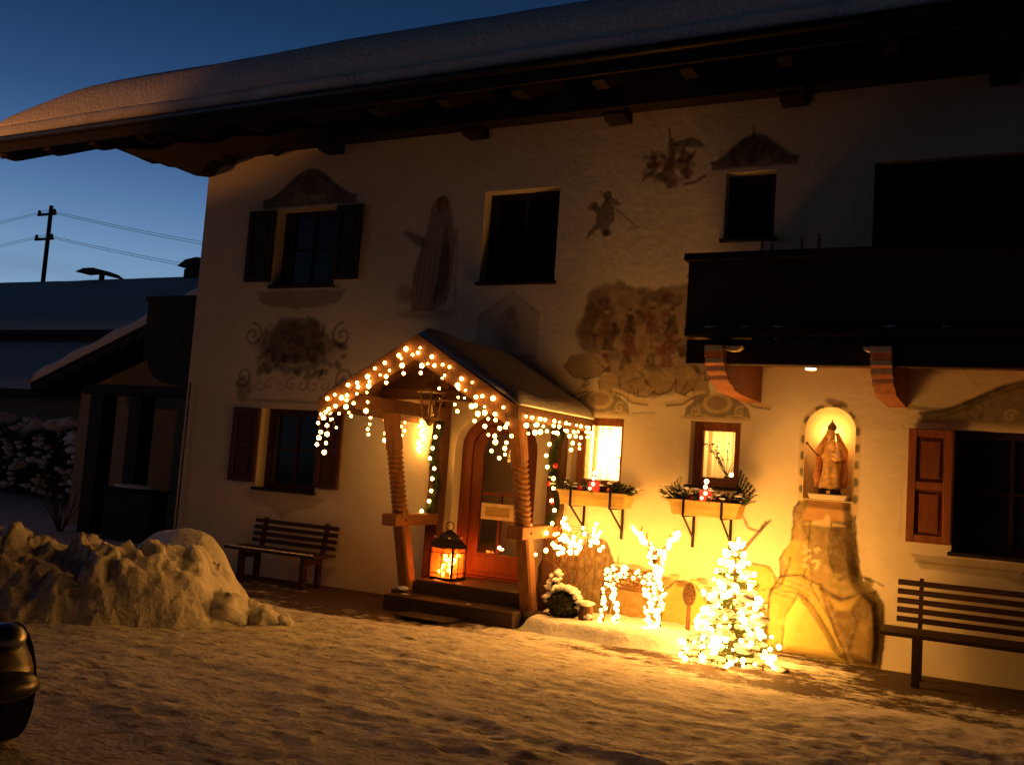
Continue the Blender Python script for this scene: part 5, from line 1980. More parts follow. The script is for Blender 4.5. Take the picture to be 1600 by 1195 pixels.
def bed_h(X, Y):
    front = -0.92 - 0.05 * np.sin(X * 3.1) - 0.10 * (vnoise(X * 2.5, X * 0 + 2, 51, 3) - .5)
    left = -4.36 + .06 * np.sin(Y * 7)
    dx = np.minimum((Y - front) / .22, (X - left) / .16)
    dx = np.minimum(dx, (-2.45 + .15 * np.sin(Y * 5) - X) / .30)
    e = np.clip(dx, 0, 1)
    h = .155 * np.sqrt(np.clip(1 - (1 - e) ** 2, 0, 1)) + .045 * (vnoise(X * 4, Y * 4, 52, 4) - .5) + .02 * (vnoise(X * 14, Y * 14, 53, 3) - .5)
    # hollow strip close to the wall by the porch
    h = h - .05 * np.clip(1 - np.hypot((X + 4.15) / .25, (Y + .35) / .22), 0, 1)
    return np.where(dx > 0, h * np.clip(dx * 3, 0, 1), dx * .25)


mound('snow_bed', 'low rounded snow bed between the porch steps and the lit spruce', 'snow', -4.5, -2.3, -1.15, -.008, bed_h, 'snow', .025)


# lit spruce
def spruce(loc, H, RAD, label):
    t = thing('spruce_tree', label, 'tree', loc)
    lx, ly, lz = loc
    tr = MB()
    tr.tube([(lx, ly, lz), (lx + .01, ly, lz + H * .5), (lx, ly, lz + H)], [.035, .022, .006], 8)
    tr.build('trunk', 'bark', t)
    nd, sn = MB(), MB()
    r_ = random.Random(31)
    tips = []
    z = .10
    lev = 0
    while z < H * .97:
        fr = z / H
        rad = RAD * (1 - fr) ** .85 * (1.0 if fr > .12 else .92)
        nb = max(4, int(13 * (1 - fr) + 4))
        for k in range(nb):
            q = 2 * math.pi * (k + r_.uniform(-.3, .3)) / nb + lev * .7
            ln = rad * r_.uniform(.75, 1.12)
            a = Vector((lx, ly, lz + z))
            e = a + Vector((ln * math.cos(q), ln * math.sin(q), -ln * .22 + .05 + r_.uniform(-.02, .02)))
            if e.y > -.05:
                e.y = -.05
            mid = a.lerp(e, .5) + Vector((0, 0, .02))
            nd.tube([a, mid, e], [.007, .005, .002], 4)
            nd.needles(a.lerp(e, .2), e, int(26 + 90 * ln), .042, 1.0, .0030, lev * 50 + k, .3)
            dv = (e - a)
            sd_ = Vector((-dv.y, dv.x, 0)).normalized()
            for s in (.35, .55, .75):
                for sg_ in (-1, 1):
                    b0 = a.lerp(e, s)
                    b1 = b0 + dv.normalized() * ln * .22 + sd_ * sg_ * ln * .24 + Vector((0, 0, -.015))
                    if b1.y > -.04:
                        continue
                    nd.needles(b0, b1, int(14 + 40 * ln), .036, 1.0, .0028, lev * 91 + k * 7 + int(s * 10), .3)
                    if r_.random() < .55:
                        tips.append((b1, q))
            tips.append((e, q))
            if r_.random() < .85 and ln > .08:
                c_ = a.lerp(e, r_.uniform(.55, .9)) + Vector((0, 0, .018))
                if c_.y < -.06:
                    sn.blob(c_, r_.uniform(.03, .065) * (0.5 + ln), 9, .25, lev * 40 + k, (1.3, 1.1, .5))
        z += .075 + .02 * (1 - fr)
        lev += 1
    nd.needles((lx, ly, lz + H * .9), (lx, ly, lz + H * 1.02), 60, .035, .9, .003, 5)
    nd.build('branches', 'needles', t)
    sn.build('snow_clumps', 'snow', t, smooth=True)
    r_.shuffle(tips)
    cab = []
    chosen = sorted(tips[:250], key=lambda p: (round((p[0].z) / .12), p[1]))
    for p, q in chosen:
        pp = p + Vector((math.cos(q) * .012, math.sin(q) * .012, .012))
        bulb(t, pp, .0205 * r_.choice([.65, .8, 1.0, 1.0, 1.2, 1.6]), 'bulb_tree')
    for k in range(6):
        bulb(t, (lx + r_.uniform(-.03, .03), ly + r_.uniform(-.04, .0), lz + H * (.88 + .025 * k)), .018)
    zz = sorted(set(round((p[0].z) / .12) for p in chosen))
    for lv in zz:
        ring = [tuple(p) for p, q in chosen if round(p.z / .12) == lv]
        if len(ring) > 2:
            MB().tube(ring, .0025, 3).build('cable', 'cable', t)
    # loose snow and needles at the foot
    ft = MB()
    for k in range(26):
        q = r_.uniform(0, 6.28)
        rr2 = RAD * r_.uniform(.5, 1.0)
        py = ly + rr2 * math.sin(q) * .9
        if py > -.07:
            continue
        ft.blob((lx + rr2 * math.cos(q), py, lz + .015), r_.uniform(.03, .08), 8, .3, k, (1.3, 1.1, .55))
    for k in range(16):
        q = -1.57 + r_.uniform(-1.3, 1.3)
        zz_ = r_.uniform(.10, .62)
        rd = RAD * (1 - zz_ / H) ** .85 * r_.uniform(.62, .86)
        MB().blob((lx + rd * math.cos(q), ly + rd * math.sin(q), lz + zz_), r_.uniform(.045, .085), 14, .26, 60 + k, (1.2, .9, .62)).build('snow_cushion', 'snow', t, smooth=True)
    tag(ft.build('foot_snow', 'snow', t, smooth=True), kind='stuff')
    return t


spruce((-2.15, -.84, 0.0), 1.13, .50, 'small spruce covered in bright fairy lights and snow before the wall')

# lit reindeer
dr = thing('reindeer_figure', 'wire reindeer figure with antlers wrapped in bright fairy lights', 'decoration', (-3.2, -.42, .13))
DYc = -.50


def deer():
    fr = MB()
    legs_, pts_for_bulbs = [], []
    r_ = random.Random(8)
    # closed trunk of twisted twigs, one skin of rings along the body axis
    axis = [(-3.53, .60, .075), (-3.47, .61, .10), (-3.36, .60, .105), (-3.22, .59, .10), (-3.10, .60, .11), (-3.01, .64, .09), (-2.99, .70, .06), (-3.02, .80, .045), (-3.02, .86, .05)]
    vs, fs = [], []
    n = 12
    for x, z, r0 in axis:
        for k in range(n):
            t = 2 * math.pi * k / n
            vs.append((x, DYc + r0 * .85 * math.cos(t), z + r0 * math.sin(t)))
    for i in range(len(axis) - 1):
        for k in range(n):
            k2 = (k + 1) % n
            fs.append((i * n + k, i * n + k2, (i + 1) * n + k2, (i + 1) * n + k))
    # lattice of twigs rather than a solid skin
    for i in range(len(axis)):
        ring = [vs[i * n + k] for k in range(n)] + [vs[i * n]]
        fr.tube(ring, .008, 5)
    for k in range(0, n):
        fr.tube([vs[i * n + (k + i // 2) % n] for i in range(len(axis))], .007, 5)
        if k % 2 == 0:
            fr.tube([vs[i * n + (k - i) % n] for i in range(len(axis))], .006, 5)
    for i in range(len(axis)):
        for k in range(n):
            if r_.random() < .75 and not (1 < i < 4 and 6 <= k <= 11):
                pts_for_bulbs.append(Vector(vs[i * n + k]))
    fr.build('body', 'twig', dr)
    # head with muzzle
    hd_ = MB()
    hd_.tube([(-3.02, DYc, .84), (-3.01, DYc - .05, .875), (-2.99, DYc - .13, .84), (-2.98, DYc - .18, .815)], [.045, .055, .042, .026], 10)
    for sg_ in (-1, 1):
        hd_.tube([(-3.02 + sg_ * .03, DYc - .02, .90), (-3.02 + sg_ * .10, DYc - .01, .925)], [.014, .006], 6)
    hd_.build('head', 'twig', dr, smooth=True)
    for k in range(22):
        pts_for_bulbs.append(Vector((-3.0 + r_.uniform(-.075, .075), DYc - .05 + r_.uniform(-.11, .05), .85 + r_.uniform(-.05, .07))))
    # legs
    for (x, dy, kn) in ((-3.52, -.07, -.02), (-3.46, .07, .02), (-3.05, -.075, .03), (-2.99, .07, .02)):
        p = [Vector((x, DYc + dy, .58)), Vector((x + (.035 if x > -3.2 else -.035), DYc + dy, .40)), Vector((x + (.0 if x > -3.2 else .01), DYc + dy, .30)), Vector((x + kn, DYc + dy, .13))]
        MB().tube(p, [.036, .024, .020, .018], 8).build('leg', 'twig', dr, smooth=True)
        for s in range(13):
            t = s / 12 * 2.999
            i = int(t)
            q = p[i].lerp(p[i + 1], t - i)
            pts_for_bulbs.append(q + Vector((r_.uniform(-.03, .03), -.025 + r_.uniform(-.01, .03), 0)))
            if x > -3.2:
                pts_for_bulbs.append(q + Vector((r_.uniform(-.05, .05), -.03 + r_.uniform(-.02, .03), .02)))
    # antlers
    for sg_, tip in ((-1, (-3.28, 1.13)), (1, (-2.80, 1.12))):
        base = Vector((-3.01 + sg_ * .025, DYc - .03, .91))
        m1 = Vector((-3.01 + sg_ * .12, DYc - .02, 1.00))
        m2 = Vector((-3.02 + sg_ * .19, DYc, 1.07))
        e = Vector((tip[0], DYc, tip[1]))
        MB().tube([base, m1, m2, e], [.014, .012, .010, .006], 6).build('antler', 'twig', dr)
        an = MB()
        an.tube([m1, m1 + Vector((sg_ * .0, 0, .09))], [.009, .005], 5)
        an.tube([m2, m2 + Vector((sg_ * -.02, 0, .08))], [.009, .005], 5)
        an.build('tine', 'twig', dr)
        for a_, c_ in ((base, m1), (m1, m2), (m2, e)):
            for s in range(5):
                pts_for_bulbs.append(a_.lerp(c_, s / 4) + Vector((r_.uniform(-.022, .022), -.02, r_.uniform(-.022, .022))))
    # short tail
    MB().tube([(-3.54, DYc, .64), (-3.58, DYc, .66), (-3.59, DYc, .62)], [.016, .016, .006], 6).build('tail', 'twig', dr)
    for p in pts_for_bulbs:
        bulb(dr, p + Vector((r_.uniform(-.015, .015), -.012, r_.uniform(-.012, .012))), .0175 * r_.choice([.7, .9, 1.1, 1.3, 1.6]), 'bulb_deer')


deer()


# bare bush with lights
def bush():
    t = thing('bare_bush', 'bare twiggy bush with scattered fairy lights beside the porch post', 'bush', (-4.0, -.42, .12))
    r_ = random.Random(17)
    tips = []
    tw = MB()

    def grow(p, d, ln, rad, depth):
        pts = [p]
        for i in range(3):
            d = (d + Vector((r_.uniform(-.22, .22), r_.uniform(-.22, .22), r_.uniform(-.05, .12)))).normalized()
            q = pts[-1] + d * ln / 3
            if q.y > -.10:
                q.y = -.10
            pts.append(q)
        tw.tube(pts, [rad, rad * .85, rad * .7, rad * .5], 5)
        if depth == 0:
            tips.append(pts[-1])
            tips.append(pts[-2])
            return
        for k in range(r_.choice([2, 3, 3])):
            q = r_.uniform(0, 6.28)
            nd = (d * .7 + Vector((math.cos(q), math.sin(q) * .7, r_.uniform(.0, .5))) * .75).normalized()
            grow(pts[r_.choice([2, 3])], nd, ln * .68, rad * .6, depth - 1)
    for k in range(3):
        grow(Vector((-4.0 + .02 * k, -.42, .12)), Vector((r_.uniform(-.10, .10), r_.uniform(-.10, .10), 1)), .46, .015, 3)
    tw.build('twigs', 'twig', t)
    tips = [p for p in tips if p.z > .45]
    r_.shuffle(tips)
    for p in tips[:58]:
        bulb(t, p, .0185 * r_.uniform(.75, 1.3), 'bulb_bush')
    MB().tube([tuple(p) for p in sorted(tips[:40], key=lambda p: p.z)], .0022, 3).build('cable', 'cable', t)


bush()

# clipped ball shrub with a snow rim, its pot, and a stub of log
bb = thing('ball_shrub', 'round dark clipped shrub with a rim of snow below the lit bush', 'shrub', (-3.95, -.60, .10))
lv = MB()
r_ = random.Random(2)
for k in range(1500):
    u, q = r_.uniform(-1, 1), r_.uniform(0, 6.28)
    s_ = math.sqrt(1 - u * u)
    d = Vector((s_ * math.cos(q), s_ * math.sin(q), u))
    c_ = Vector((-3.95, -.60, .27)) + d * (.165 * r_.uniform(.82, 1.02))
    a = d.cross(Vector((r_.uniform(-1, 1), r_.uniform(-1, 1), r_.uniform(-1, 1)))).normalized()
    e = (d + a * .7).normalized()
    lv.add([c_ - a * .010, c_ + e * .030, c_ + a * .010, c_ - d * .008], [(0, 1, 2, 3)])
lv.build('leaves', 'box_leaves', bb)
MB().blob((-3.95, -.60, .27), .138, 14, .05, 1).build('core', 'box_leaves', bb, smooth=True)
rim = MB()
for k in range(24):
    t = -.25 + 2.5 * k / 23
    rim.blob((-3.95 + .165 * math.cos(t), -.60 + .04 * math.sin(k * 2.1), .28 + .17 * math.sin(t)), .026 + .012 * math.sin(t), 8, .3, k, (1.1, 1.8, .8))
rim.build('snow_rim', 'snow', bb, smooth=True)
lo = thing('tree_stump', 'short brown tree stump capped with snow beside the clipped shrub', 'stump', (-3.70, -.60, .10))
MB().lathe([(.07, 0), (.075, .08), (.065, .20), (.05, .205)], (-3.70, -.62, .10), 12).build('stub', 'bark', lo)
MB().blob((-3.70, -.62, .32), .08, 10, .25, 5, (1, 1, .4)).build('snow_cap', 'snow', lo, smooth=True)
MB().blob((-3.66, -.66, .20), .045, 9, .3, 6, (1, 1, .6)).build('snow_lump', 'snow', lo, smooth=True)
# snow-laden dwarf conifer against the porch post
dc = thing('dwarf_conifer', 'snow-laden dwarf conifer squeezed between the porch post and the bush', 'shrub', (-4.2, -.3, .1))
nd, sn = MB(), MB()
for k in range(26):
    q = r_.uniform(0, 6.28)
    a = Vector((-4.22, -.26, .14 + .016 * k))
    e = a + Vector((.13 * math.cos(q), .10 * math.sin(q), .03)) * (1 - k / 34)
    nd.needles(a, e, 40, .04, 1, .003, k)
    sn.blob(e + Vector((0, 0, .02)), r_.uniform(.022, .05), 8, .3, k, (1, 1, .7))
nd.tube([(-4.22, -.26, .08), (-4.22, -.26, .58)], .012, 6)
nd.build('branches', 'needles_dark', dc)
sn.build('snow_clumps', 'snow', dc, smooth=True)
# stone edging piece right of the steps
es = MB().blob((-4.22, -.66, .09), .16, 12, .2, 3, (1.3, .6, .55)).build('boulder', 'stone_step', None, smooth=True)
tag(es, 'brown edging boulder half under snow at the foot of the porch post', 'boulder')
# little cone-shaped ornament beside the spruce
oc = thing('cone_ornament', 'small brown cone ornament between the reindeer and the spruce', 'ornament', (-2.74, -.24, .38))
cn = MB()
for k in range(12):
    z = .40 + k * .018
    for j in range(8):
        q = j * .785 + k * .4
        rr0 = .060 * math.sin(math.pi * (k + 2.4) / 15.5)
        cn.blob((-2.74 + rr0 * math.cos(q), -.24 + rr0 * math.sin(q), z), .014, 5, .1, j, (1, 1, .6))
cn.blob((-2.74, -.24, .50), .06, 10, .05, 2, (.85, .85, 1.9))
cn.build('scales', 'bark', oc)
MB().tube([(-2.74, -.24, .0), (-2.74, -.24, .62)], [.03, .012], 7).build('stake', 'bark', oc)

# ------------------------------------------------------------------ snow heaps
HEAP = [(-6.98, -2.92), (-7.5, -3.40), (-8.6, -4.05), (-10.2, -4.7), (-12.5, -5.4)]


def heap_h(X, Y):
    d = heap_line_dist(X, Y, HEAP)
    n = vnoise(X * 1.6, Y * 1.6, 61, 5, .6)
    rg = 1 - np.abs(2 * vnoise(X * 3.2, Y * 3.2, 62, 4, .55) - 1)
    top = .58 + .25 * (vnoise(X * .8, Y * .8, 63, 2) - .5)
    wdt = .72 + .3 * (n - .5)
    h = top * np.clip(1 - (d / wdt) ** 1.6, -.5, 1) + .36 * (rg - .62) * np.clip(1.1 - d / wdt, 0, 1) + .17 * (vnoise(X * 6.5, Y * 6.5, 64, 4, .6) - .5) * np.clip(1.15 - d / wdt, 0, 1)
    # broken chunks: every cell of a jittered grid stands at its own height
    best = np.full(X.shape, 1e9)
    val = np.zeros(X.shape)
    gx, gy = np.floor(X / .24).astype(int), np.floor(Y / .24).astype(int)
    rs_ = np.random.default_rng(65)
    jx, jy, jv = rs_.random((64, 64)), rs_.random((64, 64)), rs_.random((64, 64))
    for a in (-1, 0, 1):
        for c in (-1, 0, 1):
            cx_, cy_ = (gx + a) % 64, (gy + c) % 64
            dd = np.hypot((gx + a + jx[cx_, cy_]) * .24 - X, (gy + c + jy[cx_, cy_]) * .24 - Y)
            val = np.where(dd < best, jv[cx_, cy_], val)
            best = np.minimum(best, dd)
    return h + (.15 * (val - .5) - .16 * best) * np.clip(1.0 - d / wdt, 0, .5) * 2


mound('snow_heap', 'rugged heap of shovelled snow at the edge of the yard', 'snow heap', -12.8, -5.6, -6.6, -1.7, heap_h, 'snow_rough', .026)


def lump_h(X, Y):
    wx = X + .25 * (vnoise(X * 1.7, Y * 1.7, 72, 3) - .5)
    d = np.hypot((wx + 7.75) / 1.0, (Y + 2.15 + .12 * np.sin(X * 2.3)) / .45)
    top = .72 + .10 * np.exp(-((X + 7.25) / .3) ** 2)
    return top * np.clip(1 - d ** 2.2, -.5, 1) + .13 * (vnoise(X * 2.6, Y * 2.6, 71, 5, .55) - .5)


mound('snow_hump', 'smooth snow-covered hump behind the shovelled heap', 'snow heap', -8.9, -6.5, -2.7, -1.4, lump_h, 'snow_rough', .03)
for i, (x, y, z, r0) in enumerate(((-6.16, -2.66, .07, .13), (-6.42, -2.88, .12, .19), (-6.00, -2.55, .04, .08), (-6.5, -2.45, .07, .12))):
    ck = MB().blob((x, y, z), r0, 22, .20, 40 + i, (1.15, 1, .8)).build('snow_chunk', 'snow_rough', None, smooth=True)
    tag(ck, ['large clod of snow at the foot of the heap, pale and jagged', 'biggest rounded clod leaning on the shovelled heap', 'smallest clod lying out on the yard', 'clod tucked between the heap and the bench'][i], 'snow clod', 'loose clods of snow')

# ------------------------------------------------------------------ left background
# garden shed with a snow-edged verge
sh = thing('garden_shed', 'garden shed with a low pitched snowy roof beyond the house corner', 'shed', (-13, 4, 0))
box('wall', 'shed_plaster', sh, -15.4, -10.6, 2.5, 6.0, 0, 2.5)
MB().prism([(-15.4, 2.5), (-10.6, 2.5), (-10.6, 4.3)], 'y', 2.5, 2.7).build('gable', 'shed_plaster', sh)
MB().beam((-16.1, 3.9, 2.47), (-10.5, 3.9, 4.61), 3.9, .16, (0, 0, 1)).build('roof', 'dark_wood', sh)
MB().tube([(-11.55, 2.42, 0), (-11.55, 2.42, 2.6)], .04, 8).build('downpipe', 'black_iron', sh)
ssn = MB()
vs, fs = [], []
n = 30
for i in range(n + 1):
    t = i / n
    x, z = -16.15 + 5.7 * t, 2.55 + 2.18 * t
    e = math.sqrt(max(0, 1 - (1 - min(1, t / .08)) ** 2))
    h = .22 * e + .03 * math.sin(i * 1.3)
    for y, k in ((1.92, 0.0), (1.88, .5), (1.96, .9), (2.2, 1.0), (5.8, 1.0)):
        vs.append((x, y, z + h * k))
for i in range(n):
    for k in range(4):
        fs.append((i * 5 + k, (i + 1) * 5 + k, (i + 1) * 5 + k + 1, i * 5 + k + 1))
ssn.add(vs, fs)
tag(ssn.build('shed_snow', 'snow', None, smooth=True), 'strip of snow lying on the pitched shed roof', 'snow')
# pergola: two stout posts and a lintel
pg = thing('pergola', 'dark pergola of stout posts and a lintel before the shed', 'pergola', (-13, 1.9, 0))
for xp, wd in ((-14.0, .34), (-13.05, .30)):
    MB().beam((xp, 1.85, 0), (xp, 1.85, 2.40), wd, .30, (0, 1, 0)).build('post', DK, pg, bevel=.02)
box('lintel', 'dark_wood', pg, -14.4, -11.0, 1.72, 1.98, 2.401, 2.58, bevel=.015)
pb = thing('planter_chest', 'dark wooden planter chest with dry stalks under the pergola', 'chest', (-12.5, 1.7, 0))
MB().box(-13.15, -12.05, 1.35, 1.68, 0, .82).build('chest', 'dark_wood', pb, bevel=.015)
box('lid', 'dark_wood', pb, -13.2, -12.0, 1.31, 1.70, .821, .86, bevel=.008)
MB().blob((-12.6, 1.5, .87), .5, 14, .12, 3, (1, .30, .10)).build('snow_cover', 'snow_rough', pb, smooth=True)
# dry shrub by the post
ds = thing('dry_shrub', 'leafless dry shrub beside the pergola post', 'shrub', (-14.3, 1.5, 0))
tw = MB()
for k in range(16):
    q = r_.uniform(0, 6.28)
    p = [Vector((-14.3 + .05 * math.cos(q), 1.5 + .05 * math.sin(q), 0))]
    d = Vector((math.cos(q) * .4, math.sin(q) * .3, 1))
    for i in range(4):
        d = d + Vector((r_.uniform(-.3, .3), r_.uniform(-.3, .3), 0))
        p.append(p[-1] + d.normalized() * .26)
    tw.tube(p, [.012, .010, .008, .005, .003], 4)
tw.build('stems', 'twig', ds)

# snowy hedge shrubs
for i, (x, y, rx, h) in enumerate(((-16.6, 4.6, 1.2, 1.75), (-18.3, 5.2, 1.3, 1.95), (-20.1, 5.8, 1.4, 1.9), (-22.0, 6.3, 1.4, 2.0), (-24.2, 6.8, 1.5, 2.0), (-15.2, 4.0, .8, 1.3))):
    t = thing('hedge_shrub', ['leafy dark garden shrub heaped with snow behind the pergola post', 'snow-heaped shrub, second in the garden row from the pergola', 'snow-heaped shrub, third in the garden row from the pergola', 'snow-heaped shrub, fourth in the garden row from the pergola', 'snow-heaped shrub, farthest in the garden row from the pergola', 'low shrub heaped with snow right behind the pergola'][i], 'shrub', (x, y, 0), 'snowy shrubs in the garden')
    lf, sn = MB(), MB()
    for k in range(2600):
        u, q = r_.uniform(-.2, 1), r_.uniform(0, 6.28)
        rad = r_.uniform(.55, 1.0)
        c_ = Vector((x + rx * .9 * rad * math.cos(q) * math.sqrt(max(0, 1 - u * u * .6)), y + .55 * rad * math.sin(q), max(.02, h * (.12 + .8 * abs(u) * rad))))
        a = Vector((r_.gauss(0, 1), r_.gauss(0, 1), r_.gauss(0, 1))).normalized() * .075
        b_ = Vector((r_.gauss(0, 1), r_.gauss(0, 1), r_.gauss(0, 1))).normalized() * .045
        lf.add([c_ - a, c_ + b_, c_ + a, c_ - b_], [(0, 1, 2, 3)])
    lf.build('leaves', 'hedge_leaves', t)
    for k in range(64):
        q = r_.uniform(-1, 1)
        top = k < 22
        zc = h * (.93 + .06 * math.cos(q * 2)) if top else r_.uniform(.15, .8) * h
        yy = y - .15 + r_.uniform(-.2, .2) if top else y - .5 + r_.uniform(-.12, .1)
        sn.blob((x + rx * .9 * q, yy, zc), r_.uniform(.10, .26) if top else r_.uniform(.04, .13), 13, .22, k + 50 * i, (1.3, 1, .6))
    sn.build('snow_clumps', 'snow_rough', t, smooth=True)
    MB().tube([(x, y, 0), (x, y, h * .7)], .05, 6).build('trunk', 'bark', t)

# neighbouring house
nh_ = thing('neighbour_house', 'neighbouring house with broad snow-covered roofs behind the garden', 'house', (-34, 15, 0))
NX0, NX1 = -52, -12
box('wall', 'shed_plaster', nh_, NX0, NX1, 12.4, 22.5, 0, 5.0)
MB().prism([(11.6, 4.95), (17.6, 7.72), (23.6, 4.95), (23.6, 5.10), (17.6, 7.90), (11.6, 5.12)], 'x', NX0 - .4, NX1 + .4).build('roof', 'roof_tile', nh_)
box('annex_wall', 'shed_plaster', nh_, NX0, NX1, 9.0, 12.39, 0, 3.0)
MB().prism([(8.2, 2.72), (12.38, 4.50), (12.38, 4.62), (8.2, 2.86)], 'x', NX0 - .3, NX1 + .3).build('annex_roof', 'roof_tile', nh_)
for i in range(9):
    xw = NX0 + 3 + i * 4.2
    w = bpy.data.objects.new('window', None)
    COL.objects.link(w)
    w.location = (xw, 9, 1)
    attach(w, nh_)
    box('frame', 'dark_wood', w, xw - .6, xw + .6, 8.96, 8.99, .9, 2.1)
    box('pane', 'window_glass', w, xw - .52, xw + .52, 8.94, 8.958, .98, 2.02)


def slope_snow(name, label, x0, x1, y0, z0, y1, z1, th_, sd):
    xs_ = np.linspace(x0, x1, 60)
    vs, fs = [], []
    tt = [0, .004, .012, .03, .08, .2, .4, .6, .8, .95, 1]
    hh = [0, .45, .8, .97, 1, 1, 1, 1, 1, 1, .9]
    for x in xs_:
        for t, h in zip(tt, hh):
            nz_ = .10 * (float(vnoise(np.array([x * .35]), np.array([t * 3.]), sd, 3)[0]) - .5)
            vs.append((x, y0 + (y1 - y0) * t - (.03 if 0 < t < .02 else 0), z0 + (z1 - z0) * t + th_ * h + nz_ * h))
    m_ = len(tt)
    for i in range(59):
        for k in range(m_ - 1):
            fs.append((i * m_ + k, (i + 1) * m_ + k, (i + 1) * m_ + k + 1, i * m_ + k + 1))
    mb = MB()
    mb.add(vs, fs)
    mb.f.append(tuple(range(m_)))
    mb.f.append(tuple(59 * m_ + k for k in range(m_ - 1, -1, -1)))
    tag(mb.build(name, 'snow', None, smooth=True), label, 'snow')


slope_snow('roof_snow', 'snow sheet on the upper roof of the neighbouring house', NX0 - .4, NX1 + .4, 11.58, 5.13, 17.6, 7.92, .35, 81)
slope_snow('roof_snow', 'snow sheet on the annex roof of the neighbouring house', NX0 - .3, NX1 + .3, 8.18, 2.87, 12.36, 4.64, .30, 82)
chm = thing('chimney', 'chimney with a flat cover on the neighbouring ridge beside the house corner', 'chimney', (-27.5, 17.6, 7.9))
box('stack', 'roof_tile', chm, -28.6, -27.2, 17.2, 18.0, 7.9, 8.45)
MB().prism([(-28.9, 8.55), (-28.5, 8.80), (-27.9, 8.88), (-26.8, 8.66), (-26.8, 8.58)], 'y', 17.1, 18.1).build('cover', 'roof_tile', chm)
for xx in (-28.5, -27.3):
    box('support', 'roof_tile', chm, xx - .06, xx + .06, 17.3, 17.9, 8.451, 8.60)
vc = thing('vent_cowl', 'curved vent cowl on the neighbouring roof ridge', 'vent', (-33.8, 17.6, 7.9))
MB().tube([(-33.7, 17.6, 7.9), (-33.7, 17.6, 8.45)], .12, 8).build('pipe', 'roof_tile', vc)
MB().prism([(-34.9, 8.52), (-34.4, 8.66), (-33.8, 8.66), (-33.2, 8.50), (-32.7, 8.25), (-33.3, 8.36), (-33.9, 8.48), (-34.4, 8.54)], 'y', 17.2, 18.0).build('hood', 'roof_tile', vc)

# utility pole and its wires
up_ = thing('utility_pole', 'wooden utility pole with insulator arms behind the neighbouring roof', 'utility pole', (-47.4, 25, 0))
MB().tube([(-47.4, 25, 0), (-47.45, 25, 14.3)], [.15, .11], 10).build('pole', 'bark', up_, smooth=True)
for z in (13.75, 12.35):
    box('cross_arm', 'dark_wood', up_, -48.2, -46.7, 24.72, 24.83, z - .06, z + .06)
    for xx in (-48.1, -46.85):
        MB().lathe([(.05, .06), (.09, .10), (.09, .22), (.04, .28)], (xx, 24.78, z), 8).build('insulator', 'grey_metal', up_)
wi = thing('power_line', 'thin power lines sagging from the utility pole', 'wires', (-47, 25, 12))
for z, zz in ((14.0, 14.6), (13.9, 14.3), (12.6, 13.2), (12.5, 12.9)):
    for xe, ye, ze in ((-12, 46, zz - .6), (-95, 25, zz)):
        pts = []
        for i in range(25):
            t = i / 24
            s = -1.6 * 4 * t * (1 - t)
            pts.append((-47.4 + (xe + 47.4) * t, 24.78 + (ye - 24.78) * t, z + (ze - z) * t + s))
        MB().tube(pts, .012, 4).build('wire', 'dark_trim', wi)

# street lamp outside the picture whose orange light reaches the gable end
sl = thing('street_lamp', 'tall street lamp glowing orange at the lane beside the yard', 'street lamp', (-17.6, -5.6, 0))
MB().tube([(-17.6, -5.6, 0), (-17.6, -5.6, 3.9)], [.07, .05], 10).build('pole', 'grey_metal', sl, smooth=True)
MB().lathe([(.06, 0), (.16, .05), (.17, .30), (.05, .38)], (-17.6, -5.6, 3.9), 12).build('cap', 'grey_metal', sl)
MB().lathe([(.02, .0), (.05, .03), (.05, .12), (.02, .15)], (-17.38, -5.5, 4.0), 10).build('bulb', 'bulb_street', sl, smooth=True)
lamp('beam', 'SPOT', sl, (-17.30, -5.45, 4.08), L_STREET, (1.0, .33, .07), .12, (-11.4, -.9, 6.5), R(25), .45)


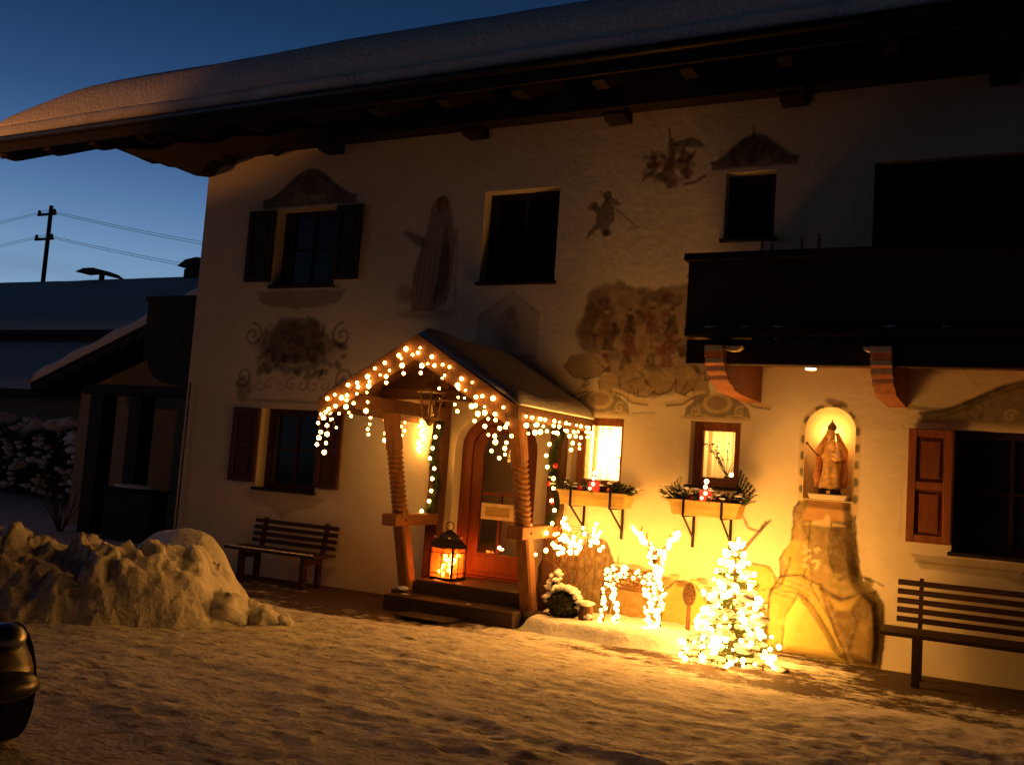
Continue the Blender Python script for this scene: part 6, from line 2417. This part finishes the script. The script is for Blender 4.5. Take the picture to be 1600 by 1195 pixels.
# ------------------------------------------------------------------ parked car, its front corner at the frame edge
def car():
    t = thing('parked_car', 'dark glossy parked car, only its front corner in view', 'car', (-6.0, -6.9, 0))
    # local: x forward, y left, z up
    ang = math.atan2(-.26, .966)
    c0, s0 = math.cos(ang), math.sin(ang)
    org = Vector((-6.24, -6.80, 0))

    def W(p):
        return (org.x + p[0] * c0 - p[1] * s0, org.y + p[0] * s0 + p[1] * c0, p[2])

    def loft(secs, name, mat, smooth=True, sub=0):
        n = 16
        vs, fs = [], []
        for (x, zl, zh, hw_, top) in secs:
            for k in range(n):
                q = 2 * math.pi * k / n
                cx_, cz_ = math.cos(q), math.sin(q)
                e = 2.0 / 4.0
                yy = hw_ * math.copysign(abs(cx_) ** e, cx_)
                zz = (zl + zh) / 2 + (zh - zl) / 2 * math.copysign(abs(cz_) ** e, cz_)
                if cz_ > 0:
                    yy *= top
                vs.append(W((x, yy, zz)))
        for i in range(len(secs) - 1):
            for k in range(n):
                k2 = (k + 1) % n
                fs.append((i * n + k, i * n + k2, (i + 1) * n + k2, (i + 1) * n + k))
        fs.append(tuple(range(n)))
        fs.append(tuple((len(secs) - 1) * n + k for k in range(n)))
        return MB().add(vs, fs).build(name, mat, t, smooth=smooth, subsurf=sub)
    loft([(-2.1, .42, .80, .60, .9), (-2.0, .30, .92, .78, .92), (-1.2, .26, .95, .84, .93), (0, .26, .94, .85, .93), (1.0, .26, .90, .85, .92), (1.6, .28, .82, .82, .9), (1.95, .32, .70, .74, .88), (2.05, .40, .60, .62, .86)], 'body', 'car_paint', sub=1)
    loft([(-1.9, .88, 1.02, .66, .9), (-1.5, .88, 1.34, .68, .8), (-.8, .88, 1.44, .69, .78), (.1, .88, 1.42, .68, .78), (.6, .88, 1.20, .68, .82), (1.0, .86, .92, .68, .9)], 'cabin', 'window_glass', sub=1)
    loft([(1.80, .34, .56, .80, .96), (2.02, .36, .54, .74, .96), (2.13, .40, .50, .60, .96)], 'bumper', 'car_paint', sub=1)
    for sg_ in (-1, 1):
        MB().blob(W((1.90, sg_ * .56, .66)), .10, 12, 0, 1, (1, 1, .75)).build('headlight', 'rim_metal', t, smooth=True)
        for xw in (-1.35, 1.30):
            wv = bpy.data.objects.new('wheel', None)
            COL.objects.link(wv)
            wv.location = W((xw, sg_ * .78, .31))
            attach(wv, t)
            ty, rm_ = MB(), MB()
            a = Vector(W((xw, sg_ * .70, .31)))
            c = Vector(W((xw, sg_ * .88, .31)))
            ty.tube([a, a.lerp(c, .1), a.lerp(c, .9), c], [.27, .31, .31, .27], 24)
            ty.build('tyre', 'tyre', wv, smooth=False)
            rm_.tube([c, c + (c - a) * .06], [.20, .16], 16)
            rm_.build('rim', 'rim_metal', wv)
    MB().beam(W((2.10, -.30, .44)), W((2.10, .30, .44)), .02, .10).build('number_plate', 'rim_metal', t)


car()

# needles, leaves, clumps: nobody could count them singly
for o in bpy.data.objects:
    if o.parent and o.type == 'MESH' and o.name.split('.')[0] in ('needles', 'branches', 'foliage', 'leaves', 'twigs', 'stems', 'snow_flecks', 'snow_clumps', 'snow_dusting', 'snow_rim', 'foot_snow', 'scales'):
        o['kind'] = 'stuff'
